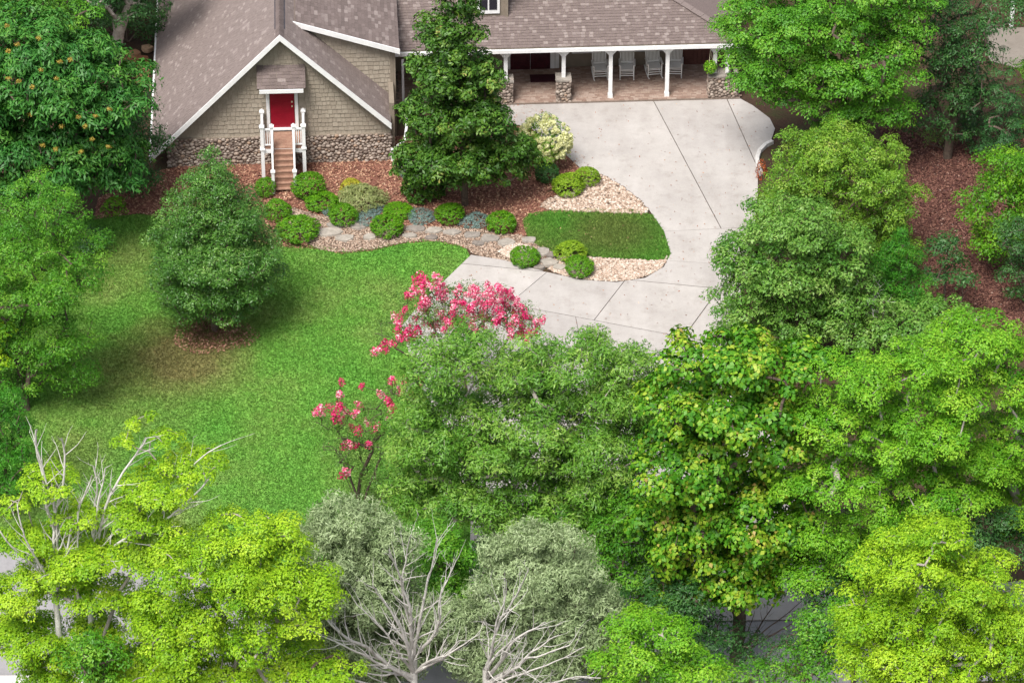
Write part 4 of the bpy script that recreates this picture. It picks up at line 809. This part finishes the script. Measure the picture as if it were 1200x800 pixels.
# hydrangea with separate flower heads
hy, hpts, houts, _ = plant('hydrangea', 'bushy hydrangea covered in cream flower heads beside the driveway', 'shrub', (637, 195), [(637, 168, 26, 30), (650, 154, 11, 13), (622, 154, 11, 14)], 'shrub', r0=.05, stems=4, seed=61, dens=.8, crown='foliage', trunk='stems')
heads = [puff_mesh('flower_head', .15, 110, .075, s, .8) for s in (1, 2, 3)]
for me in heads: me.materials.append(L['cream'])
rng = np.random.default_rng(62); B = at(637, 195)
for i in range(190):
    c = atY(638, 163, B[1])-B; d = unit(rng.normal(size=3)); d[1] = -abs(d[1])
    if d[2] < -.35: continue
    s = scl(B); o = link('flower_head', heads[i % 3], None, hy); o.location = c+d*np.array([31/s, 30/s, 34/s])+np.array([0, -.08, 0]); k = rng.uniform(.6, 1.05); o.scale = (k, k, k*.85); o.rotation_euler = rng.random(3)*6

# ---------------------------------------------------------------- trees around the house
plant('magnolia_tree', 'tall glossy dark magnolia standing before the left end of the porch', 'tree', (545, 240), [(538, -12, 34, 36), (530, 42, 38, 34), (534, 85, 52, 38), (535, 130, 66, 42), (542, 172, 70, 38), (590, 180, 38, 38), (495, 195, 36, 28), (540, 200, 40, 24)], 'magnolia', r0=.16, seed=1, low=-.6)
plant('lawn_tree', 'rounded conical green tree standing alone on the lawn left of the stairs', 'tree', (252, 388), [(250, 190, 18, 20), (249, 216, 34, 28), (248, 250, 54, 36), (250, 290, 76, 42), (252, 322, 78, 36), (250, 346, 58, 28)], 'holly', r0=.13, seed=2, low=-.7, spacing=.9)
t1, p1, o1, B1 = plant('compound_leaf_tree', 'big spreading tree with orange seed clusters at the upper left corner', 'tree', (60, 290), [(40, 75, 90, 62), (95, 110, 80, 70), (40, 165, 95, 70), (115, 190, 55, 50), (20, 40, 70, 40), (-40, 130, 70, 90)], 'sumac', r0=.26, seed=3)
sm = [puff_mesh('seed_cluster', .2, 60, .13, s, .5) for s in (5, 6)]
for me in sm: me.materials.append(L['seed'])
for i, (a, b) in enumerate([(8, 30), (10, 60), (20, 52), (45, 45), (48, 82), (10, 92), (22, 95), (38, 102), (70, 72), (82, 70), (66, 92), (112, 136), (92, 137), (100, 148), (50, 170), (65, 175), (108, 163), (127, 172), (20, 115), (95, 178), (35, 134), (72, 148), (12, 108), (128, 128)]):
    p = atY(a, b, B1[1])
    # sit on the crown's front face
    d = np.linalg.norm((p1+B1)[:, [0, 2]]-p[[0, 2]], axis=1); c = (p1+B1)[d < 1.0]
    if len(c): p[1] = c[:, 1].min(); p = atY(a, b, p[1]-.35)
    o = link('seed_cluster', sm[i % 2], None, t1); o.location = p-B1; o.rotation_euler = (0, 0, i); o.scale = (.62, .62, .4)
plant('bushy_evergreen', 'dark bushy evergreen squeezed between the big left tree and the house corner', 'tree', (158, 225), [(165, 165, 28, 45), (150, 200, 35, 28), (170, 130, 18, 35)], 'dark', r0=.1, seed=4)
plant('woodland_tree', 'dark leafy tree with a grey trunk behind the left corner of the roof', 'tree', (137, 95), [(140, 5, 48, 28), (110, -30, 60, 40), (170, -35, 50, 36)], 'dark', r0=.28, bark='bark_grey', seed=5)
plant('woodland_tree', 'yellow green tree showing above the big left tree at the top edge', 'tree', (70, 120), [(70, 5, 50, 26), (20, -20, 60, 30)], 'maple_mid', r0=.2, seed=6, dens=.8)
plant('woodland_shrub', 'dark undergrowth in the wood behind the left corner of the roof', 'shrub', (150, 45), [(150, 12, 46, 30), (110, 20, 40, 30), (172, 30, 26, 24)], 'dark', r0=.06, stems=3, seed=75)
plant('woodland_shrub', 'dark undergrowth beyond the big left tree near the top edge', 'shrub', (60, 30), [(60, -5, 60, 34), (10, 0, 50, 40)], 'dark', r0=.06, stems=3, seed=76)
for i, (bx, cx, cy, lb) in enumerate([(30, 30, -90, 'far dark woodland tree beyond the top left corner'), (165, 170, -80, 'far dark woodland tree behind the roof at the top edge')]):
    plant('woodland_tree', lb, 'tree', (bx, 20), [(cx, cy, 80, 60)], 'dark', r0=.25, seed=70+i, dens=.6)
plant('left_edge_tree', 'fine leaved mid green tree leaning over the lawn at the left edge', 'tree', (30, 480), [(45, 250, 50, 50), (30, 310, 78, 62), (55, 380, 55, 55), (15, 420, 50, 55), (85, 310, 42, 40), (70, 430, 38, 38), (-30, 330, 60, 90)], 'small', r0=.2, seed=7)
plant('left_edge_tree', 'dark small leaved bush hanging beside the lawn under the left edge tree', 'tree', (100, 300), [(105, 282, 20, 24)], 'dark', r0=.06, seed=8)
plant('left_conifer', 'deep green conifer at the left edge below the mid green tree', 'tree', (15, 600), [(8, 480, 28, 30), (10, 515, 38, 35), (5, 550, 42, 35)], 'conifer', r0=.12, seed=9)
plant('lime_sprig_tree', 'yellow green branch tip entering at the left edge above the conifer', 'tree', (-25, 500), [(-18, 390, 24, 32), (-4, 420, 14, 18)], 'maple_yellow', r0=.08, seed=10)

# ---------------------------------------------------------------- right-hand side
plant('tall_maple', 'tall mid green maple rising beside the right end of the porch', 'tree', (960, 200), [(940, 10, 80, 60), (1000, 60, 80, 60), (910, 70, 58, 50), (945, 110, 46, 32), (872, 72, 24, 30), (908, 110, 30, 26), (985, 140, 36, 22), (1010, 120, 60, 40), (880, 20, 40, 40), (1050, 10, 50, 50), (1040, -30, 80, 40)], 'maple_mid', r0=.26, seed=11)
plant('woodland_tree', 'loose dark tree with pale bare twigs at the top right', 'tree', (1110, 185), [(1110, 40, 56, 50), (1130, 100, 50, 45), (1090, 130, 38, 32), (1160, 10, 50, 30), (1120, 150, 30, 16)], 'dark', r0=.2, seed=12, dens=.9, thin=.12)
dead_tree('dead_branch_tree', 'thin bare grey branches poking from the crown at the top right', (1140, 150), [(1115, 2, -2.5, 3), (1136, 30, -2.8, 4), (1155, 40, -2.5, 4)], 14, rb=.045, twig=.6, mat='bark_grey')
plant('spruce_tree', 'dark narrow spruce in front of the far paved yard at right', 'tree', (1178, 200), [(1178, 62, 8, 16), (1178, 88, 16, 20), (1178, 115, 24, 24), (1178, 145, 30, 26), (1178, 172, 32, 20)], 'spruce', r0=.09, seed=13)
plant('dark_conifer', 'short very dark conifer just left of the spruce', 'tree', (1145, 178), [(1146, 120, 14, 24), (1145, 150, 20, 26)], 'spruce', r0=.08, seed=15)
plant('far_tree', 'green tree crown above the far paved yard at the right edge', 'tree', (1215, 160), [(1205, -10, 34, 34), (1222, 120, 30, 60)], 'maple_mid', r0=.15, seed=16)
plant('hedge_tree', 'broad yellowish green bushy tree along the driveway below the tall maple', 'tree', (985, 325), [(968, 176, 56, 32), (934, 180, 27, 26), (1005, 200, 64, 46), (946, 208, 40, 34), (1030, 240, 50, 44), (960, 250, 66, 44), (930, 240, 26, 30), (1035, 285, 40, 32)], 'shrub', r0=.14, stems=4, seed=17)
plant('broadleaf_shrub', 'large light green broad leaved thicket bulging over the lower driveway', 'shrub', (935, 425), [(925, 262, 56, 42), (915, 305, 68, 46), (888, 345, 54, 46), (945, 355, 68, 46), (895, 388, 56, 36), (980, 300, 46, 42), (880, 300, 30, 34)], 'broad', r0=.1, stems=5, seed=18)
plant('low_thicket', 'tangled green thicket holding bare vine twigs right of the broad leaved one', 'shrub', (1030, 430), [(1005, 380, 56, 34), (1060, 378, 60, 30), (1105, 372, 46, 26), (1000, 345, 36, 28)], 'broad', r0=.06, stems=5, seed=19)
dead_tree('bare_vine_tangle', 'tangle of pale bare vine twigs on top of the right hand thicket', (1015, 400), [(980, 352, -2.2, 2.2), (998, 336, -2.2, 2.2), (1015, 345, -2.4, 2.2), (1038, 352, -2.2, 2.2), (990, 372, -2.6, 2.2), (1032, 336, -2.0, 2.2), (1020, 372, -2.6, 2.2)], 20, rb=.04, twig=1.1, cat='vine')
plant('driveway_shrub', 'low bright shrub spilling over the right driveway edge below the white kerb', 'shrub', (902, 262), [(902, 232, 18, 20), (896, 250, 16, 16)], 'shrub', r0=.04, stems=3, seed=77)
plant('small_cedar', 'bright green pointed cedar rising out of the thicket', 'tree', (1052, 395), [(1058, 282, 12, 20), (1055, 310, 26, 26), (1050, 340, 36, 30)], 'conifer', r0=.06, seed=21)
plant('feathery_shrub', 'dark green feathery shrub beside the red mulch slope', 'shrub', (1110, 365), [(1108, 295, 22, 22), (1112, 322, 36, 28)], 'dark', r0=.05, stems=3, seed=22, dens=1.3)
SPEC['bright'] = dict(SPEC['mid'], mat='box')
plant('right_edge_shrub', 'bright green leafy shrub leaning in from the right edge', 'tree', (1185, 320), [(1176, 200, 34, 34), (1180, 245, 50, 44), (1168, 275, 40, 28), (1215, 220, 40, 60)], 'bright', r0=.1, seed=23)
SPEC['olive'] = dict(SPEC['dark'], leaf=.1, dens=320, pad=.36)
plant('dark_round_bush', 'dark olive fine leaved bush at the right edge below the bright shrub', 'shrub', (1200, 360), [(1198, 300, 26, 46), (1205, 320, 22, 30)], 'olive', r0=.07, stems=3, seed=24)
plant('shade_shrub', 'reddish and yellowing low shrub at the dark end of the mulch slope', 'shrub', (1105, 175), [(1100, 158, 26, 14)], 'myrtle', r0=.04, stems=3, seed=25, dens=2)
# corner of the neighbouring house
nb = empty('neighbour_house', at(1225, 30), 'corner of another house with brown roof and white trim at the top right edge', 'house')
mb = MB(); mb.box((0, 3, 1.3), (3.0, 6, 2.6)); mb.build('wall', M['brickwall'], nb)
mb = MB(); mb.prism([(-1.9, -.5, 2.5), (2.5, -.5, 2.5), (.3, -.5, 4.6)], (0, 7, 0)); mb.build('roof', M['shingle'], nb); mb = MB(); mb.box((-1.5, -.05, 1.3), (.16, .16, 2.6)); mb.build('corner_board', M['white'], nb)

# ---------------------------------------------------------------- crape myrtles
pan = [puff_mesh('flower_panicle', .12, 110, .055, s, .8, cone=True, shift=h) for s, h in ((11, -.1), (12, .05), (13, -.2), (14, .2), (15, .32))]
for me in pan: me.materials.append(L['pink'])
def myrtle(label, base, lobes, spots, seed, dens, r0, spread=.6, dep=1.2):
    t, pts, outs, B = plant('crape_myrtle', label, 'flowering tree', base, lobes, 'myrtle', r0=r0, bark='bark', stems=5, seed=seed, dens=dens, thin=.1, low=-.1)
    rng = np.random.default_rng(seed+500)
    for i, (a, b) in enumerate(spots):
        p = atY(a, b, B[1]+rng.uniform(-dep, dep*.2)); d = np.linalg.norm(pts+B-p, axis=1); j = int(np.argmin(d)); q = pts[j]+B
        mbs = MB(); mbs.tube([tuple(q-B), tuple((p+q)/2-B+np.array([0, 0, -.05])), tuple(p-B)], .01, 4); mbs.build('flower_stalk', M['bark'], t)
        o = link('flower_panicle', pan[(i*7) % 5] if i < 85 else pan[3+i % 2], None, t); o.location = p-B; k = rng.uniform(.9, 1.6); o.scale = (k, k, k); o.rotation_euler = (rng.normal()*.5, rng.normal()*.5, rng.random()*6)
    return t
rnd = random.Random(9); sp1 = [(490, 325), (498, 330), (512, 326), (519, 334), (484, 342), (478, 346), (475, 362), (463, 372), (468, 378), (480, 384), (489, 388), (476, 392), (468, 396), (459, 402), (441, 411), (450, 404), (483, 393), (497, 377), (505, 380), (520, 372), (530, 366), (541, 372), (548, 345), (558, 339), (572, 336), (583, 335), (593, 341), (560, 352), (572, 356), (580, 366), (588, 353), (596, 362), (606, 352), (611, 362), (604, 374), (612, 382), (620, 390), (628, 377), (636, 375), (596, 382), (609, 393), (582, 377), (566, 371), (600, 350), (588, 370), (603, 366), (615, 370), (574, 347), (526, 378), (512, 366), (545, 358), (592, 374), (599, 388), (617, 399), (500, 352), (628, 384), (494, 332), (504, 334), (470, 368), (482, 398), (466, 386), (453, 410), (588, 345), (578, 350), (566, 346), (598, 344), (604, 357), (592, 358), (584, 362), (576, 374), (604, 380), (612, 388), (622, 372), (532, 356), (515, 345), (552, 362), (540, 380), (600, 394), (488, 372), (508, 392)]
sp1 += [(rnd.uniform(492, 598), rnd.uniform(336, 386)) for _ in range(46)]
myrtle('wide crape myrtle full of pink blossom overhanging the pale driveway edge', (545, 470), [(500, 352, 38, 26), (545, 362, 56, 28), (595, 372, 46, 32), (470, 388, 34, 20), (520, 392, 50, 30)], sp1, 31, 2.0, .09)
sp2 = [(400, 447), (424, 452), (398, 462), (370, 482), (376, 480), (388, 478), (398, 476), (404, 482), (420, 474), (400, 492), (412, 500), (420, 504), (430, 494), (404, 522), (410, 520), (416, 522), (402, 556), (406, 552), (460, 446), (474, 445), (493, 445), (455, 470), (446, 462), (432, 520), (470, 458), (480, 462), (460, 478), (457, 486), (440, 500), (416, 484), (393, 488)]
myrtle('sparse crape myrtle with scattered pink blossom on the lawn beside the big green tree', (425, 610), [(405, 490, 36, 30), (440, 500, 36, 36), (410, 530, 36, 30), (450, 540, 32, 34), (465, 465, 24, 24)], sp2, 32, 1.9, .07)

# ---------------------------------------------------------------- foreground trees
plant('big_oak', 'big dense mid green oak in the centre below the driveway', 'tree', (615, 700), [(530, 420, 48, 42), (600, 440, 46, 40), (640, 415, 40, 36), (690, 420, 44, 42), (725, 450, 50, 50), (655, 462, 44, 36), (610, 500, 90, 60), (510, 490, 54, 54), (700, 520, 78, 66), (500, 560, 54, 56), (590, 580, 86, 66), (690, 590, 66, 56), (750, 500, 38, 56), (620, 640, 60, 36)], 'oak', r0=.3, bark='bark_grey', seed=41, low=-.6)
plant('big_leaved_tree', 'large leaved tree with yellow and bronze shoot tips right of the big oak', 'tree', (862, 775), [(805, 420, 44, 32), (860, 415, 60, 30), (930, 430, 50, 36), (850, 470, 88, 48), (905, 510, 76, 50), (815, 540, 66, 60), (885, 590, 76, 60), (805, 620, 60, 56), (850, 670, 70, 50), (795, 480, 44, 50), (905, 650, 50, 44), (810, 690, 50, 40)], 'catalpa', r0=.24, bark='bark', seed=42, low=-.6)
plant('lime_maple', 'light green maple with layered foliage right of the bronze tipped tree', 'tree', (1030, 790), [(1010, 435, 56, 38), (1075, 425, 54, 40), (985, 490, 58, 44), (1060, 500, 76, 54), (980, 560, 62, 46), (1060, 580, 76, 58), (960, 620, 58, 44), (1030, 645, 64, 44), (1125, 560, 54, 54), (1110, 480, 50, 50), (950, 665, 44, 30)], 'maple_lime', r0=.26, bark='bark_grey', seed=43, low=-.5)
plant('right_edge_maple', 'yellow green maple filling the right edge above the lowest crown', 'tree', (1200, 760), [(1150, 395, 54, 38), (1195, 420, 50, 50), (1140, 460, 46, 40), (1180, 520, 60, 54), (1225, 480, 50, 90), (1175, 585, 50, 54), (1110, 400, 44, 30)], 'maple_lime', r0=.24, bark='bark_grey', seed=44)
plant('yellow_maple', 'bright yellow green maple crown in the lower right corner', 'tree', (1090, 960), [(1080, 655, 66, 52), (1110, 625, 30, 24), (1030, 710, 60, 44), (1130, 690, 70, 56), (1080, 750, 90, 62), (1175, 740, 56, 60), (1010, 770, 44, 36), (1100, 800, 100, 50), (1190, 800, 50, 60)], 'maple_yellow', r0=.22, bark='bark_grey', seed=45)
plant('yellow_maple', 'yellow green maple crown at the bottom between the bare tree and the big leaved one', 'tree', (775, 930), [(765, 745, 54, 40), (800, 780, 56, 40), (735, 785, 48, 44), (748, 722, 22, 16)], 'maple_lime', r0=.14, bark='bark_grey', seed=46)
plant('yellow_maple', 'brightest yellow green maple crown filling the lower left beside the bare grey limbs', 'tree', (260, 960), [(285, 630, 50, 40), (335, 625, 26, 24), (235, 650, 62, 44), (320, 680, 58, 48), (250, 725, 88, 62), (190, 700, 44, 44), (352, 720, 46, 34), (376, 690, 22, 20), (230, 790, 90, 56), (330, 785, 64, 44)], 'maple_yellow', r0=.24, bark='bark_grey', seed=47)
plant('yellow_maple', 'gappy yellow green maple with grey road showing through at the left edge', 'tree', (70, 930), [(58, 562, 42, 18), (90, 600, 34, 18), (20, 590, 26, 14), (165, 492, 24, 12), (142, 515, 18, 11), (195, 512, 26, 14), (220, 540, 44, 18), (190, 565, 50, 22), (165, 600, 46, 26), (30, 630, 34, 22), (100, 645, 56, 28), (60, 665, 46, 22), (20, 690, 40, 26), (110, 690, 44, 24), (115, 745, 40, 36), (25, 745, 46, 32), (180, 650, 40, 34), (60, 785, 34, 26), (150, 785, 50, 34), (175, 720, 30, 30)], 'maple_yellow', r0=.11, bark='bark_grey', seed=48, dens=1.3, spacing=.78, stem_top=.55)
dead_tree('dead_limb_tree', 'bare grey broken limbs rising above the left yellow maple', (85, 932), [(38, 525, -.5, 7.4), (50, 502, -.3, 7.6), (74, 512, -.3, 9.0), (-5, 612, -1, 8.4), (22, 585, -1, 8.2), (110, 560, -.6, 8.0)], 49, rb=.075, twig=.7, blunt=.5)
dead_tree('dead_limb_tree', 'bare grey limbs and twigs standing between the two left yellow maples', (122, 925), [(108, 545, -.3, 8.6), (123, 548, -.4, 8.8), (167, 508, -.3, 8.8), (262, 522, -.6, 9.4), (245, 560, -1, 9), (90, 600, -.8, 8.4)], 50, rb=.07, twig=.8, blunt=.45)
plant('grey_cedar', 'grey green cedar left of the bare white tree', 'tree', (400, 860), [(405, 612, 40, 28), (392, 655, 54, 42), (425, 690, 60, 54), (385, 740, 54, 54), (450, 640, 36, 36), (430, 770, 70, 54), (495, 740, 44, 50)], 'juniper', r0=.16, seed=51, low=-.5)
plant('grey_cedar', 'grey green cedar right of the bare white tree', 'tree', (625, 860), [(632, 632, 38, 26), (645, 670, 56, 38), (600, 690, 50, 46), (665, 720, 58, 50), (610, 765, 76, 54), (580, 650, 24, 26), (690, 765, 40, 44), (550, 750, 44, 50)], 'juniper', r0=.16, seed=52, low=-.5)
dead_tree('bare_white_tree', 'leafless whitish tree with fanned branches at the bottom centre', (487, 900), [(480, 628, -2, 4.0), (458, 640, -2, 4.4), (510, 628, -2, 4.5), (538, 652, -2, 4.6), (360, 735, -2.5, 3.6), (365, 712, -2.3, 3.8), (415, 700, -2, 4.0), (437, 690, -2.2, 4), (355, 770, -2.5, 3.4), (560, 740, -2.4, 4.0), (540, 748, -2, 4.0)], 53, rb=.10, twig=.75)
dead_tree('bare_white_tree', 'leafless whitish tree spreading low before the right grey cedar', (570, 900), [(618, 665, -2, 4.0), (590, 680, -2, 4.2), (640, 725, -2.3, 3.8), (675, 752, -2.5, 3.6), (690, 758, -2.5, 3.4), (705, 790, -2.5, 3.4), (600, 735, -2.2, 3.8), (655, 745, -2.4, 3.4)], 54, rb=.09, twig=.8)
plant('understory_tree', 'dark green understory crown behind the right grey cedar', 'tree', (745, 740), [(745, 610, 54, 50), (715, 650, 48, 44), (765, 670, 54, 54)], 'mid', r0=.1, seed=55)
plant('understory_tree', 'dark green understory crown between the two grey cedars', 'tree', (515, 770), [(515, 645, 40, 38), (525, 690, 46, 40), (520, 740, 40, 36)], 'mid', r0=.08, seed=56)
plant('understory_tree', 'deep green low crown at the bottom beside the lower right maple', 'tree', (945, 890), [(950, 778, 52, 34), (900, 798, 48, 26), (985, 745, 44, 42), (850, 800, 44, 24)], 'mid', r0=.1, seed=57)
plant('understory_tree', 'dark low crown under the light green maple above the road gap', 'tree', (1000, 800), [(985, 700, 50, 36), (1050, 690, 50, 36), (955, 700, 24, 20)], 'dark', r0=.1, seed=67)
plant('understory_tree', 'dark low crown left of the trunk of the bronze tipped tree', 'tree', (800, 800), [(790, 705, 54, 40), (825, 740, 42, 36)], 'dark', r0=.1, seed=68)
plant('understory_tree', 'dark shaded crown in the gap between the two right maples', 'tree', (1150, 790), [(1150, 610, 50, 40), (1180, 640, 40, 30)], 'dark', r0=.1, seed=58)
plant('understory_tree', 'green undergrowth below the left yellow maples', 'tree', (120, 960), [(110, 770, 40, 40)], 'mid', r0=.1, seed=59)
plant('yellow_maple', 'yellow green leafy tips cut by the bottom edge left of the bare tree', 'tree', (375, 980), [(385, 790, 44, 20)], 'maple_yellow', r0=.1, seed=60)
plant('rooted_shrub', 'dark fine leaved undergrowth at the foot of the bronze tipped tree', 'shrub', (900, 810), [(900, 770, 50, 18), (945, 752, 30, 14)], 'olive', r0=.05, stems=4, seed=63)
dead_tree('bare_undergrowth', 'dark bare branches sprawling over the road gap beside the bronze tipped trunk', (862, 775), [(910, 705, .3, .2), (950, 720, .2, .2), (900, 740, -.2, .2), (960, 690, .3, .2), (885, 715, 0, .2)], 64, rb=.05, mat='bark', twig=.7, cat='branches')
n = sum(len(o.data.polygons) for o in SC.objects if o.type == 'MESH'); print('POLYS', n, 'OBJS', len(SC.objects))
